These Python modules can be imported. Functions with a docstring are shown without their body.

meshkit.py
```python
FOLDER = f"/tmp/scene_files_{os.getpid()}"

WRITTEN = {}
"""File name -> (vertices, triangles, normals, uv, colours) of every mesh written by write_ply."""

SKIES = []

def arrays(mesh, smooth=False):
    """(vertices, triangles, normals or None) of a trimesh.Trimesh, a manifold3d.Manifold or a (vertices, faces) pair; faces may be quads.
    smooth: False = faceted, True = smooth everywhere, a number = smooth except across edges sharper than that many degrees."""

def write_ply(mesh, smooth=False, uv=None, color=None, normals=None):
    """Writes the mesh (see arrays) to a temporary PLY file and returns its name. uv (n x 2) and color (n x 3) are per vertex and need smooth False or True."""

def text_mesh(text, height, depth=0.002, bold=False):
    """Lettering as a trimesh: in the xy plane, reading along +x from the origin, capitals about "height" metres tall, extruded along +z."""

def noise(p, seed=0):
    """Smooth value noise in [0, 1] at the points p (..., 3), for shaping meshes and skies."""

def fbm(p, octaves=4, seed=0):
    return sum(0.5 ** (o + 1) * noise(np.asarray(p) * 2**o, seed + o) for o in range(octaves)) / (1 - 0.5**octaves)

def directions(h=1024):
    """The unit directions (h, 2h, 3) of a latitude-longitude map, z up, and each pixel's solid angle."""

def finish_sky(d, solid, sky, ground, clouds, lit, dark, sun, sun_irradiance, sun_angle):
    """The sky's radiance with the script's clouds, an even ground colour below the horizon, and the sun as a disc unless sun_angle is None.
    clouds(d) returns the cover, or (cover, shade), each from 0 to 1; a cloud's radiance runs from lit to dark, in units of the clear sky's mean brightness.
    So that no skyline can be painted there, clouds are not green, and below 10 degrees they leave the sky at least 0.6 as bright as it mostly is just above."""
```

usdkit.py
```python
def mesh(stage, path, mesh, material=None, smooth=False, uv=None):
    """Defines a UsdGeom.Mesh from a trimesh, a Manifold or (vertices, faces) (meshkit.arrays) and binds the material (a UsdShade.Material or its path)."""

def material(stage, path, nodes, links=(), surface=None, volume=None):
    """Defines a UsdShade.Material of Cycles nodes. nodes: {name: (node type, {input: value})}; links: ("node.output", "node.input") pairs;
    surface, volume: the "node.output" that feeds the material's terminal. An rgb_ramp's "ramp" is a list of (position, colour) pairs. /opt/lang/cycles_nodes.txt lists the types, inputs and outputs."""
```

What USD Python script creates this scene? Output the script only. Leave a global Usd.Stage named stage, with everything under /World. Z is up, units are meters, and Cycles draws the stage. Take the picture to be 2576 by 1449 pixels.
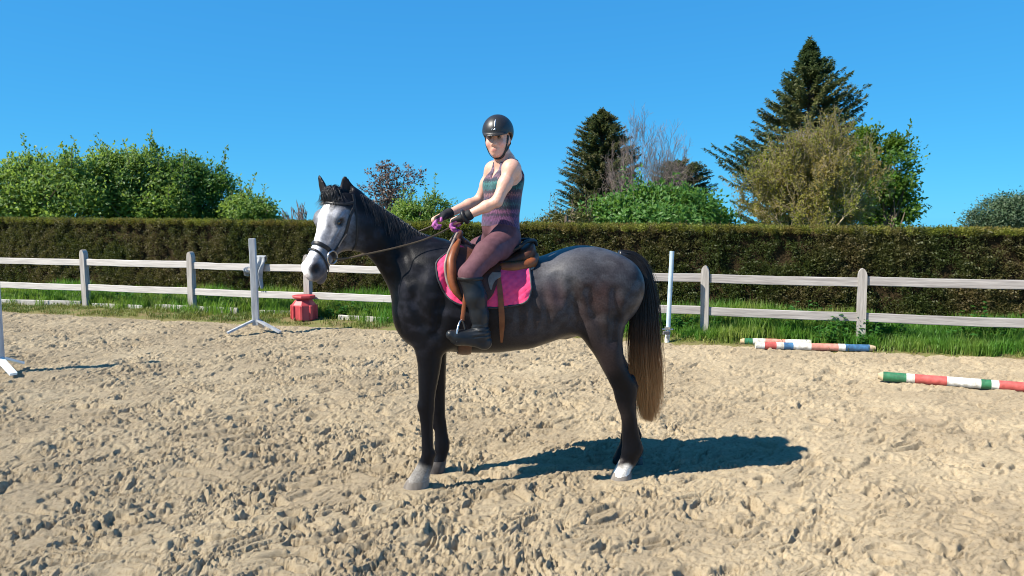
import math, random
import numpy as np, trimesh
from scipy.interpolate import PchipInterpolator
from scipy.ndimage import map_coordinates, gaussian_filter
from scipy.spatial import cKDTree
from scipy import sparse
import usdkit, meshkit
from pxr import Usd, UsdGeom, UsdLux, UsdShade, Gf, Sdf, Vt

# ---------------------------------------------------------------- stage, camera, sky, sun, exposure
stage = Usd.Stage.CreateInMemory()
UsdGeom.SetStageUpAxis(stage, UsdGeom.Tokens.z)
UsdGeom.SetStageMetersPerUnit(stage, 1.0)
UsdGeom.Xform.Define(stage, '/World')
UsdGeom.Scope.Define(stage, '/World/Looks')
EYE, FPX, HORIZON, PW, PH = 1.75, 1900.0, 545.0, 2576.0, 1449.0
PITCH = math.atan((PH / 2 - HORIZON) / FPX)
EXPOSURE = 1.1
cam = UsdGeom.Camera.Define(stage, '/World/camera')
cam.AddTranslateOp().Set(Gf.Vec3d(0, 0, EYE))
cam.AddRotateXOp().Set(90 - math.degrees(PITCH))
cam.CreateHorizontalApertureAttr(36.0)
cam.CreateVerticalApertureAttr(20.25)
cam.CreateFocalLengthAttr(36.0 * FPX / PW)
cam.CreateClippingRangeAttr(Gf.Vec2f(0.1, 5000))
cam.CreateExposureAttr(EXPOSURE)

SUN_EL, SHADOW_AZ = math.radians(45.0), math.radians(22.0)      # shadows run to the right and a little away
SUN = np.array([-math.cos(SHADOW_AZ) * math.cos(SUN_EL), -math.sin(SHADOW_AZ) * math.cos(SUN_EL), math.sin(SUN_EL)])
usdkit.material(stage, '/World/Looks/sky_look', {
    'sky': ('sky_texture', {'sky_type': 'single_scattering', 'sun_disc': False, 'sun_elevation': SUN_EL,
                            'sun_rotation': math.atan2(SUN[0], SUN[1]), 'altitude': 300.0, 'air_density': 0.65,
                            'aerosol_density': 0.0, 'ozone_density': 6.0}),
    'sep': ('separate_color', {}), 'pr': ('math', {'math_type': 'power', 'value2': 0.55}), 'pg': ('math', {'math_type': 'power', 'value2': 0.42}), 'pb': ('math', {'math_type': 'power', 'value2': 0.28}),
    'com': ('combine_color', {}),
    'tint': ('mix_color', {'blend_type': 'multiply', 'fac': 1.0, 'b': (0.225, 1.08, 2.2), 'use_clamp': False}),
    'bg': ('background_shader', {'strength': 0.12})},
    [('sky.color', 'sep.color'), ('sep.r', 'pr.value1'), ('sep.g', 'pg.value1'), ('sep.b', 'pb.value1'), ('pr.value', 'com.r'), ('pg.value', 'com.g'), ('pb.value', 'com.b'),
     ('com.color', 'tint.a'), ('tint.result', 'bg.color')], surface='bg.background')
dome = UsdLux.DomeLight.Define(stage, '/World/sky')
UsdShade.MaterialBindingAPI.Apply(dome.GetPrim()).Bind(UsdShade.Material.Get(stage, '/World/Looks/sky_look'))
dome.GetPrim().SetCustomDataByKey('kind', 'structure')
sun = UsdLux.DistantLight.Define(stage, '/World/sun')
sun.CreateIntensityAttr(1.25)
sun.CreateAngleAttr(0.53)
sun.CreateColorAttr(Gf.Vec3f(1.0, 0.94, 0.84))
sun.CreateNormalizeAttr(True)
_z = SUN; _x = np.cross([0, 0, 1.0], _z); _x /= np.linalg.norm(_x); _y = np.cross(_z, _x)
sun.AddTransformOp().Set(Gf.Matrix4d(*_x, 0, *_y, 0, *_z, 0, 0, 0, 12, 1))

# ---------------------------------------------------------------- from a place in the photograph to a point
def ray(u, v):
    x, y = (u - PW / 2) / FPX, -(v - PH / 2) / FPX
    return np.array([x, math.cos(PITCH) + y * math.sin(PITCH), -math.sin(PITCH) + y * math.cos(PITCH)])

def on_ground(u, v, z=0.0):
    d = ray(u, v)
    return np.array([0, 0, EYE]) + d * ((z - EYE) / d[2])

def at_y(u, v, y):
    d = ray(u, v)
    return np.array([0, 0, EYE]) + d * (y / d[1])

# ---------------------------------------------------------------- names, things, parts
taken = {}
def numbered(parent, name):
    k = (parent, name); n = taken.get(k, 0); taken[k] = n + 1
    return f'{parent}/{name}' if n == 0 else f'{parent}/{name}_{n:03d}'

def tag(prim, label=None, cat=None, group=None, kind=None):
    for k, x in (('label', label), ('category', cat), ('group', group), ('kind', kind)):
        if x: prim.SetCustomDataByKey(k, x)
    return prim

class Thing:
    """An Xform under /World (at its base) or one part that carries sub-parts; meshes are given in the frame (M: 4x4)."""
    def __init__(s, name, label=None, cat=None, loc=(0, 0, 0), rotz=0.0, group=None, kind=None, off=(0, 0, 0)):
        s.path = numbered('/World', name); s.off = np.asarray(off, float)
        x = UsdGeom.Xform.Define(stage, s.path)
        c, n = math.cos(rotz), math.sin(rotz)
        w = np.asarray(loc, float) + np.array([c * off[0] - n * off[1], n * off[0] + c * off[1], off[2]])
        x.AddTranslateOp().Set(Gf.Vec3d(*map(float, w))); x.AddRotateZOp().Set(math.degrees(rotz))
        s.prim = tag(x.GetPrim(), label, cat, group, kind)
    def part(s, name, mesh, mat, smooth=False, col=None, label=None, under=None, kind=None):
        base = under if under else s.path
        return put(numbered(base, name), mesh, mat, smooth, col, off=s.off, label=label, kind=kind)

def put(path, mesh, mat, smooth=False, col=None, off=(0, 0, 0), label=None, cat=None, group=None, kind=None):
    v, f, _ = meshkit.arrays(mesh)
    m = usdkit.mesh(stage, path, (v - np.asarray(off), f), mat, smooth=smooth)
    if col is not None:
        UsdGeom.PrimvarsAPI(m).CreatePrimvar('col', Sdf.ValueTypeNames.Color3fArray, 'vertex').Set(Vt.Vec3fArray.FromNumpy(np.asarray(col, np.float32)))
    tag(m.GetPrim(), label, cat, group, kind)
    return path

def single(name, mesh, mat, label, cat, smooth=False, group=None, kind=None, loc=(0, 0, 0), col=None):
    p = put(numbered('/World', name), mesh, mat, smooth, col, loc, label, cat, group, kind)
    UsdGeom.Xformable(stage.GetPrimAtPath(p)).AddTranslateOp().Set(Gf.Vec3d(*map(float, loc)))
    return p

# ---------------------------------------------------------------- mesh helpers
def join(ms):
    vs, fs, n = [], [], 0
    for m in ms:
        v, f, _ = meshkit.arrays(m)
        vs.append(v); fs.append(f + n); n += len(v)
    return np.vstack(vs), np.vstack(fs)

def box(c, size, rot=None, bevel=0.0):
    if bevel:
        import manifold3d as m3
        b = min(bevel, min(size) * 0.45)
        pts = []
        for sx in (-1, 1):
            for sy in (-1, 1):
                for sz in (-1, 1):
                    h = np.array([sx * size[0], sy * size[1], sz * size[2]]) / 2
                    for k in range(3):
                        q = h - np.array([sx, sy, sz]) * b; q[k] = h[k]; pts.append(q)
        m = trimesh.convex.convex_hull(np.array(pts))
    else:
        m = trimesh.creation.box(size)
    v = np.array(m.vertices)
    if rot is not None: v = v @ np.asarray(rot).T
    return v + np.asarray(c), np.array(m.faces)

def rot_z(a):
    c, s = math.cos(a), math.sin(a)
    return np.array([[c, -s, 0], [s, c, 0], [0, 0, 1.0]])

def frame_to(d, up=(0, 0, 1)):
    d = np.asarray(d, float); d = d / np.linalg.norm(d)
    s = np.cross(up, d)
    if np.linalg.norm(s) < 1e-6: s = np.array([1.0, 0, 0])
    s /= np.linalg.norm(s)
    return np.stack([d, s, np.cross(d, s)], 1)         # columns: along, side, up

def tube(pts, r, sides=8, flat=1.0, ref=None):
    """A closed tube along a polyline; r a number or one per point; flat squeezes it along its second axis."""
    p = np.asarray(pts, float); r = np.broadcast_to(r, (len(p),))
    t = np.gradient(p, axis=0); t /= np.linalg.norm(t, axis=1, keepdims=True) + 1e-12
    if ref is None:
        a0 = np.array([0, 0, 1.0]) if abs(t[0, 2]) < 0.9 else np.array([1.0, 0, 0]); ref = np.tile(a0, (len(p), 1))
    a = np.cross(t, np.broadcast_to(ref, p.shape)); a /= np.linalg.norm(a, axis=1, keepdims=True) + 1e-12
    b = np.cross(t, a)
    g = np.arange(sides) * 2 * np.pi / sides
    v = p[:, None] + r[:, None, None] * (np.cos(g)[None, :, None] * a[:, None] + flat * np.sin(g)[None, :, None] * b[:, None])
    i, j = np.meshgrid(np.arange(len(p) - 1), np.arange(sides), indexing='ij')
    q = np.stack([i * sides + j, i * sides + (j + 1) % sides, (i + 1) * sides + (j + 1) % sides, (i + 1) * sides + j], -1).reshape(-1, 4)
    f = np.vstack([q[:, [0, 1, 2]], q[:, [0, 2, 3]]])
    v = v.reshape(-1, 3); n = len(v)
    v = np.vstack([v, p[0], p[-1]])
    k = np.arange(sides)
    e = (len(p) - 1) * sides
    f = np.vstack([f, np.stack([np.full(sides, n), (k + 1) % sides, k], 1), np.stack([np.full(sides, n + 1), e + k, e + (k + 1) % sides], 1)])
    return v, f[:, ::-1]

def sticks(segs, sides=5):
    """Many tapered sticks (p0, p1, r0, r1) as one mesh."""
    p0 = np.array([s[0] for s in segs]); p1 = np.array([s[1] for s in segs])
    r0 = np.array([s[2] for s in segs]); r1 = np.array([s[3] for s in segs])
    d = p1 - p0; d /= np.linalg.norm(d, axis=1, keepdims=True) + 1e-9
    a = np.cross(d, np.where(np.abs(d[:, 2:]) < 0.9, [0, 0, 1.0], [1.0, 0, 0])); a /= np.linalg.norm(a, axis=1, keepdims=True)
    b = np.cross(d, a); g = np.arange(sides) * 2 * np.pi / sides
    ring = np.cos(g)[None, :, None] * a[:, None] + np.sin(g)[None, :, None] * b[:, None]
    v = np.concatenate([p0[:, None] + ring * r0[:, None, None], p1[:, None] + ring * r1[:, None, None]], 1)
    n = len(segs); j = np.arange(sides); jn = (j + 1) % sides
    q = np.concatenate([np.stack([j, jn, sides + jn], 1), np.stack([j, sides + jn, sides + j], 1)])
    f = (np.arange(n)[:, None, None] * 2 * sides + q[None]).reshape(-1, 3)
    return v.reshape(-1, 3), f

def leaves(p, d, nrm, length, width, fold=0.15):
    """One folded leaf (4 corners, 2 triangles) at every point: d along the leaf, nrm its face."""
    d = d / (np.linalg.norm(d, axis=1, keepdims=True) + 1e-9)
    s = np.cross(d, nrm); s /= np.linalg.norm(s, axis=1, keepdims=True) + 1e-9
    u = np.cross(s, d)
    L, W = np.broadcast_to(length, (len(p),))[:, None], np.broadcast_to(width, (len(p),))[:, None]
    m = p + d * L * 0.45
    v = np.stack([p, m + s * W / 2 + u * W * fold, p + d * L, m - s * W / 2 + u * W * fold], 1).reshape(-1, 3)
    k = np.arange(len(p))[:, None] * 4
    return v, np.concatenate([k + [0, 1, 2], k + [0, 2, 3]])

def unit(r, n):
    d = r.normal(size=(n, 3)); return d / np.linalg.norm(d, axis=1, keepdims=True)

# ---------------------------------------------------------------- solid shapes from distance fields
class Field:
    def __init__(s, lo, hi, h):
        s.lo = np.asarray(lo, float); s.h = h
        s.n = np.ceil((np.asarray(hi) - s.lo) / h).astype(int) + 1
        s.F = np.full(s.n, 0.3, np.float32)
        s.ax = [s.lo[k] + np.arange(s.n[k]) * h for k in range(3)]
    def sub(s, lo, hi):
        a = np.clip(np.floor((np.asarray(lo) - s.lo) / s.h).astype(int), 0, s.n); b = np.clip(np.ceil((np.asarray(hi) - s.lo) / s.h).astype(int) + 1, 0, s.n)
        sl = tuple(slice(x, y) for x, y in zip(a, b))
        return sl, [s.ax[0][sl[0]][:, None, None], s.ax[1][sl[1]][None, :, None], s.ax[2][sl[2]][None, None, :]]
    def add(s, fn, lo, hi, k=0.02, carve=False):
        m = k + 2 * s.h + 0.03
        sl, P = s.sub(np.asarray(lo) - m, np.asarray(hi) + m)
        if 0 in s.F[sl].shape: return
        d = fn(*P).astype(np.float32); F = s.F[sl]
        if carve:
            d = -d; h = np.maximum(k - np.abs(F - d), 0) / k; s.F[sl] = np.maximum(F, d) + h * h * k / 4
        else:
            h = np.maximum(k - np.abs(F - d), 0) / k; s.F[sl] = np.minimum(F, d) - h * h * k / 4
    def cone(s, p, q, r0, r1, k=0.02, carve=False, sq=None):
        """tapered capsule; sq = (axis, factor) thickens (factor > 1) it along one axis"""
        p, q = np.asarray(p, float), np.asarray(q, float); R = max(r0, r1) * (sq[1] if sq and sq[1] > 1 else 1)
        def fn(x, y, z):
            ba = q - p; L2 = max(ba @ ba, 1e-12)
            dx = [x - p[0], y - p[1], z - p[2]]
            t = np.clip((dx[0] * ba[0] + dx[1] * ba[1] + dx[2] * ba[2]) / L2, 0, 1)
            e = [dx[i] - ba[i] * t for i in range(3)]
            if sq is not None:
                e = [e[i] / (sq[1] if i == sq[0] else 1.0) for i in range(3)]
            return np.sqrt(e[0] ** 2 + e[1] ** 2 + e[2] ** 2) - (r0 + (r1 - r0) * t)
        s.add(fn, np.minimum(p, q) - R, np.maximum(p, q) + R, k, carve)
    def chain(s, pts, rs, k=0.02, sq=None):
        for i in range(len(pts) - 1): s.cone(pts[i], pts[i + 1], rs[i], rs[i + 1], k, sq=sq)
    def ball(s, c, r, k=0.02, carve=False, B=None):
        """ellipsoid: r three half-axes along the columns of B"""
        c, r = np.asarray(c, float), np.broadcast_to(np.asarray(r, float), (3,)); B = np.eye(3) if B is None else np.asarray(B)
        def fn(x, y, z):
            d = [x - c[0], y - c[1], z - c[2]]
            l = [d[0] * B[0, i] + d[1] * B[1, i] + d[2] * B[2, i] for i in range(3)]
            k0 = np.sqrt(sum((l[i] / r[i]) ** 2 for i in range(3))); k1 = np.sqrt(sum((l[i] / r[i] ** 2) ** 2 for i in range(3)))
            return np.where(k1 > 1e-6, k0 * (k0 - 1) / np.maximum(k1, 1e-6), -r.min())
        s.add(fn, c - r.max(), c + r.max(), k, carve)
    def loft(s, o, B, t, c1, r1, c2, r2, k=0.03, n=2.0, carve=False):
        """ellipse sections along the first column of B from o; centres c1, c2 and half-axes r1, r2 along the other columns"""
        o, B, t = np.asarray(o, float), np.asarray(B, float), np.asarray(t, float)
        I = [PchipInterpolator(t, np.broadcast_to(np.asarray(a, float), t.shape)) for a in (c1, r1, c2, r2)]
        def fn(x, y, z):
            d = [x - o[0], y - o[1], z - o[2]]
            a, p, q = [d[0] * B[0, i] + d[1] * B[1, i] + d[2] * B[2, i] for i in range(3)]
            tc = np.clip(a, t[0], t[-1]); C1, R1, C2, R2 = [f(tc) for f in I]
            P, Q = np.abs(p - C1), np.abs(q - C2)
            w = ((P / R1) ** n + (Q / R2) ** n) ** (1 / n)
            f = (w - 1) * np.minimum(R1, R2)
            e = np.abs(a - tc)
            return np.where(e > 0, np.sqrt(np.maximum(f, 0) ** 2 + e ** 2) + np.minimum(f, 0) * 0, f)
        pts = []
        for ti in t:
            C1, R1, C2, R2 = [float(f(ti)) for f in I]
            for a in (-1, 1):
                for b in (-1, 1): pts.append(o + B @ np.array([ti, C1 + a * R1, C2 + b * R2]))
        pts = np.array(pts)
        s.add(fn, pts.min(0), pts.max(0), k, carve)
    def at(s, p):
        p = np.asarray(p, float)
        return map_coordinates(s.F, ((p - s.lo) / s.h).reshape(-1, 3).T, order=1, mode='nearest').reshape(p.shape[:-1])
    def normal(s, p):
        e = s.h; g = np.stack([s.at(p + np.eye(3)[k] * e) - s.at(p - np.eye(3)[k] * e) for k in range(3)], -1)
        return g / (np.linalg.norm(g, axis=-1, keepdims=True) + 1e-9)
    def march(s, p, d, off=0.0, steps=60):
        """from p along d until the field equals off"""
        p = np.array(p, float); d = np.asarray(d, float)
        for _ in range(steps): p = p + d * np.clip(s.at(p) - off, -0.05, 0.03)[..., None] * 0.8
        return p
    def mesh(s, smooth=1, F=None):
        return nets(s.F if F is None else F, s.lo, s.h, smooth)

def nets(F, lo, h, smooth=1):
    F = np.pad(F, 1, constant_values=0.3); lo = np.asarray(lo) - h
    ins = F < 0
    c = np.zeros(np.array(F.shape) - 1, np.int8)
    for a in np.ndindex(2, 2, 2): c += ins[a[0]:F.shape[0] - 1 + a[0], a[1]:F.shape[1] - 1 + a[1], a[2]:F.shape[2] - 1 + a[2]]
    act = np.argwhere((c > 0) & (c < 8))
    idx = np.full(c.shape, -1, np.int64); idx[tuple(act.T)] = np.arange(len(act))
    val = {a: F[act[:, 0] + a[0], act[:, 1] + a[1], act[:, 2] + a[2]] for a in np.ndindex(2, 2, 2)}
    P, N = np.zeros((len(act), 3)), np.zeros(len(act))
    for a in np.ndindex(2, 2, 2):
        for k in range(3):
            if a[k] == 0:
                b = list(a); b[k] = 1; b = tuple(b)
                x = (val[a] < 0) != (val[b] < 0); t = val[a] / np.where(x, val[a] - val[b], 1)
                q = np.tile(np.array(a, float), (len(act), 1)); q[:, k] += t
                P += q * x[:, None]; N += x
    v = lo + (act + P / N[:, None]) * h
    fs = []
    for k in range(3):
        i, j = (k + 1) % 3, (k + 2) % 3
        s0 = [slice(None)] * 3; s1 = [slice(None)] * 3; s0[k] = slice(0, -1); s1[k] = slice(1, None)
        A, B = ins[tuple(s0)], ins[tuple(s1)]
        e = np.argwhere(A != B); e = e[(e[:, i] > 0) & (e[:, j] > 0) & (e[:, i] < F.shape[i] - 1) & (e[:, j] < F.shape[j] - 1)]
        flip = A[tuple(e.T)]
        def cell(di, dj):
            q = e.copy(); q[:, i] -= di; q[:, j] -= dj; return idx[tuple(q.T)]
        q = np.stack([cell(1, 1), cell(0, 1), cell(0, 0), cell(1, 0)], 1)
        q[~flip] = q[~flip][:, ::-1]
        fs.append(q)
    q = np.vstack(fs)
    f = np.vstack([q[:, [0, 1, 2]], q[:, [0, 2, 3]]])
    if smooth:
        e = np.vstack([f[:, [0, 1]], f[:, [1, 2]], f[:, [2, 0]]]); e = np.vstack([e, e[:, ::-1]])
        A = sparse.csr_matrix((np.ones(len(e)), (e[:, 0], e[:, 1])), (len(v), len(v))); A.data[:] = 1
        A = sparse.diags(1 / np.maximum(np.asarray(A.sum(1)).ravel(), 1)) @ A
        for _ in range(smooth):
            v = v + 0.5 * (A @ v - v); v = v - 0.51 * (A @ v - v)
    return v, f

def sstep(a, b, x):
    t = np.clip((x - a) / (b - a), 0, 1); return t * t * (3 - 2 * t)

def lerp(a, b, t):
    t = np.asarray(t)[..., None]; return np.asarray(a) * (1 - t) + np.asarray(b) * t
# ---------------------------------------------------------------- materials
LK = '/World/Looks/'
def plain(name, c, rough=0.6, spec=0.5, metal=0.0, coat=0.0, sheen=0.0):
    return usdkit.material(stage, LK + name, {'p': ('principled_bsdf', {'base_color': c, 'roughness': rough, 'specular_ior_level': spec, 'metallic': metal, 'coat_weight': coat, 'sheen_weight': sheen})}, [], surface='p.BSDF')

def varied(name, c1, c2, scale=8.0, rough=0.7, spec=0.3, bump=0.0, bscale=60.0, stretch=(1, 1, 1), detail=4.0, dist=0.01, metal=0.0, lo=0.35, hi=0.65):
    n = {'tc': ('texture_coordinate', {}), 'mp': ('mapping', {'scale': stretch}), 'n': ('noise_texture', {'scale': scale, 'detail': detail, 'roughness': 0.6}),
         'r': ('rgb_ramp', {'ramp': [(0.0, c1), (lo, c1), (hi, c2), (1.0, c2)]}),
         'p': ('principled_bsdf', {'roughness': rough, 'specular_ior_level': spec, 'metallic': metal})}
    l = [('tc.object', 'mp.vector'), ('mp.vector', 'n.vector'), ('n.fac', 'r.fac'), ('r.color', 'p.base_color')]
    if bump:
        n['n2'] = ('noise_texture', {'scale': bscale, 'detail': 3.0}); n['b'] = ('bump', {'strength': bump, 'distance': dist})
        l += [('mp.vector', 'n2.vector'), ('n2.fac', 'b.height'), ('b.normal', 'p.normal')]
    return usdkit.material(stage, LK + name, n, l, surface='p.BSDF')

def leafy(name, c1, c2, trans=(0.2, 0.3, 0.05), mixf=0.3, patch=0.8, c3=None, rough=0.5, spec=0.35):
    """leaves: each its own tone (c1 to c2), whole patches tending to c3"""
    n = {'g': ('geometry', {}), 'r': ('rgb_ramp', {'ramp': [(0.0, c1), (1.0, c2)]}), 'p': ('principled_bsdf', {'roughness': rough, 'specular_ior_level': spec}),
         't': ('translucent_bsdf', {}), 'm': ('mix_closure', {'fac': mixf}), 'tt': ('mix_color', {'blend_type': 'mix', 'fac': 0.5, 'b': trans})}
    l = [('g.random_per_island', 'r.fac'), ('p.BSDF', 'm.closure1'), ('t.BSDF', 'm.closure2'), ('tt.result', 't.color')]
    src = 'r.color'
    if c3 is not None:
        n['nz'] = ('noise_texture', {'scale': patch, 'detail': 3.0}); n['mr'] = ('map_range', {'from_min': 0.42, 'from_max': 0.62, 'clamp': True}); n['mx'] = ('mix_color', {'b': c3})
        l += [('g.position', 'nz.vector'), ('nz.fac', 'mr.value'), ('mr.result', 'mx.fac'), ('r.color', 'mx.a')]; src = 'mx.result'
    l += [(src, 'p.base_color'), (src, 'tt.a')]
    return usdkit.material(stage, LK + name, n, l, surface='m.closure')

def painted(name, rough=0.5, spec=0.4, noise_amt=0.25, nscale=40.0, bump=0.0, bscale=200.0, sheen=0.0, dist=0.003, coat=0.0):
    """colour from the mesh's own 'col', with fine variation"""
    n = {'a': ('attribute', {'attribute': 'col'}), 'tc': ('texture_coordinate', {}), 'n': ('noise_texture', {'scale': nscale, 'detail': 6.0, 'roughness': 0.65}),
         'mr': ('map_range', {'from_min': 0.3, 'from_max': 0.7, 'to_min': 1 - noise_amt, 'to_max': 1 + noise_amt}),
         'mx': ('mix_color', {'blend_type': 'multiply', 'fac': 1.0, 'use_clamp': False}), 'p': ('principled_bsdf', {'roughness': rough, 'specular_ior_level': spec, 'sheen_weight': sheen, 'coat_weight': coat})}
    l = [('tc.object', 'n.vector'), ('n.fac', 'mr.value'), ('a.color', 'mx.a'), ('mr.result', 'mx.b'), ('mx.result', 'p.base_color')]
    if bump:
        n['n2'] = ('noise_texture', {'scale': bscale, 'detail': 2.0}); n['b'] = ('bump', {'strength': bump, 'distance': dist})
        l += [('tc.object', 'n2.vector'), ('n2.fac', 'b.height'), ('b.normal', 'p.normal')]
    return usdkit.material(stage, LK + name, n, l, surface='p.BSDF')

M_sand = usdkit.material(stage, LK + 'sand_look', {
    'g': ('geometry', {}), 'n1': ('noise_texture', {'scale': 0.9, 'detail': 5.0}), 'n2': ('noise_texture', {'scale': 45.0, 'detail': 5.0, 'roughness': 0.65}),
    'r1': ('rgb_ramp', {'ramp': [(0.0, (0.295, 0.235, 0.155)), (0.42, (0.345, 0.277, 0.184)), (0.6, (0.405, 0.328, 0.218)), (1.0, (0.45, 0.368, 0.248))]}),
    'r2': ('rgb_ramp', {'ramp': [(0.0, (0.50, 0.46, 0.40)), (0.33, (0.66, 0.62, 0.56)), (0.45, (0.95, 0.94, 0.92)), (0.58, (1.02, 1.02, 1.02)), (0.7, (1.14, 1.14, 1.14)), (1.0, (1.2, 1.2, 1.2))]}),
    'mx': ('mix_color', {'blend_type': 'multiply', 'fac': 1.0, 'use_clamp': False}),
    'n3': ('noise_texture', {'scale': 140.0, 'detail': 4.0, 'roughness': 0.7}), 'b': ('bump', {'strength': 0.9, 'distance': 0.018}),
    'p': ('principled_bsdf', {'roughness': 0.95, 'specular_ior_level': 0.1, 'diffuse_roughness': 0.5})},
    [('g.position', 'n1.vector'), ('g.position', 'n2.vector'), ('g.position', 'n3.vector'), ('n1.fac', 'r1.fac'), ('n2.fac', 'r2.fac'), ('r1.color', 'mx.a'), ('r2.color', 'mx.b'),
     ('mx.result', 'p.base_color'), ('n3.fac', 'b.height'), ('b.normal', 'p.normal')], surface='p.BSDF')
M_soil = varied('verge_soil', (0.16, 0.12, 0.06), (0.12, 0.13, 0.04), 3.0, 0.95, 0.1, 0.6, 60)
M_field = varied('field_grass', (0.06, 0.10, 0.025), (0.09, 0.12, 0.04), 0.5, 0.9, 0.1)
M_grass = leafy('grass_blades', (0.07, 0.19, 0.022), (0.18, 0.34, 0.038), (0.25, 0.5, 0.04), 0.42, 0.9, (0.21, 0.25, 0.05))
M_drygrass = leafy('short_grass', (0.17, 0.19, 0.04), (0.30, 0.26, 0.085), (0.3, 0.3, 0.05), 0.2, 1.4, (0.09, 0.14, 0.025))
M_weed = leafy('weed_leaves', (0.035, 0.12, 0.018), (0.08, 0.22, 0.035), (0.16, 0.4, 0.04), 0.35)
M_hedge = leafy('hedge_leaves', (0.045, 0.062, 0.013), (0.15, 0.16, 0.034), (0.18, 0.2, 0.03), 0.3, 0.9, (0.115, 0.088, 0.034))
M_hedgetop = leafy('hedge_new_growth', (0.17, 0.19, 0.025), (0.30, 0.28, 0.04), (0.35, 0.36, 0.04), 0.3, 1.6, (0.15, 0.11, 0.03))
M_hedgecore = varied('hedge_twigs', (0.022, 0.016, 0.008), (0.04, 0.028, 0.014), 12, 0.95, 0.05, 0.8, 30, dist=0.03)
M_bark = varied('bark', (0.10, 0.075, 0.055), (0.17, 0.13, 0.10), 6, 0.9, 0.15, 0.6, 25, stretch=(1, 1, 0.3))
M_palebark = varied('pale_bark', (0.21, 0.165, 0.105), (0.32, 0.26, 0.17), 4, 0.9, 0.15, 0.4, 25)
M_greybark = varied('grey_bark', (0.15, 0.115, 0.10), (0.23, 0.18, 0.16), 4, 0.9, 0.15)
M_wood = varied('weathered_rail_wood', (0.36, 0.335, 0.31), (0.50, 0.47, 0.44), 9, 0.85, 0.2, 0.35, 30, stretch=(0.25, 4, 4))
M_woodg = varied('grey_rail_wood', (0.22, 0.20, 0.19), (0.36, 0.335, 0.315), 9, 0.85, 0.2, 0.35, 30, stretch=(0.25, 4, 4))
M_post = varied('weathered_post_wood', (0.24, 0.22, 0.20), (0.38, 0.35, 0.32), 9, 0.85, 0.2, 0.35, 30, stretch=(4, 4, 0.3))
M_edge = varied('edging_plank', (0.30, 0.28, 0.25), (0.44, 0.42, 0.38), 6, 0.9, 0.15, 0.3, 30)
M_edged = varied('dark_edging_plank', (0.10, 0.085, 0.07), (0.19, 0.165, 0.14), 6, 0.9, 0.15, 0.3, 30)
M_standp = varied('stand_grey_paint', (0.24, 0.25, 0.265), (0.38, 0.395, 0.41), 7, 0.55, 0.4, 0.2, 25, stretch=(3, 3, 0.4))
M_standw = varied('stand_white_paint', (0.50, 0.57, 0.60), (0.62, 0.69, 0.71), 7, 0.55, 0.4, 0.15, 25)
M_blue = varied('pale_blue_paint', (0.30, 0.39, 0.45), (0.42, 0.51, 0.56), 9, 0.5, 0.4)
M_steel = plain('steel', (0.55, 0.55, 0.56), 0.3, 0.5, 1.0)
M_dull = varied('dull_metal', (0.10, 0.10, 0.10), (0.2, 0.19, 0.18), 20, 0.55, 0.4)
M_white = varied('white_paint', (0.36, 0.33, 0.27), (0.72, 0.71, 0.67), 16, 0.55, 0.4, 0.15, 40)
M_redp = varied('faded_red_paint', (0.30, 0.055, 0.045), (0.50, 0.10, 0.085), 18, 0.55, 0.4, 0.15, 40)
M_salmon = varied('bleached_red_paint', (0.38, 0.15, 0.11), (0.56, 0.26, 0.20), 18, 0.6, 0.4, 0.15, 40)
M_greenp = varied('green_paint', (0.02, 0.09, 0.04), (0.035, 0.17, 0.075), 18, 0.5, 0.4, 0.15, 40)
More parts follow.
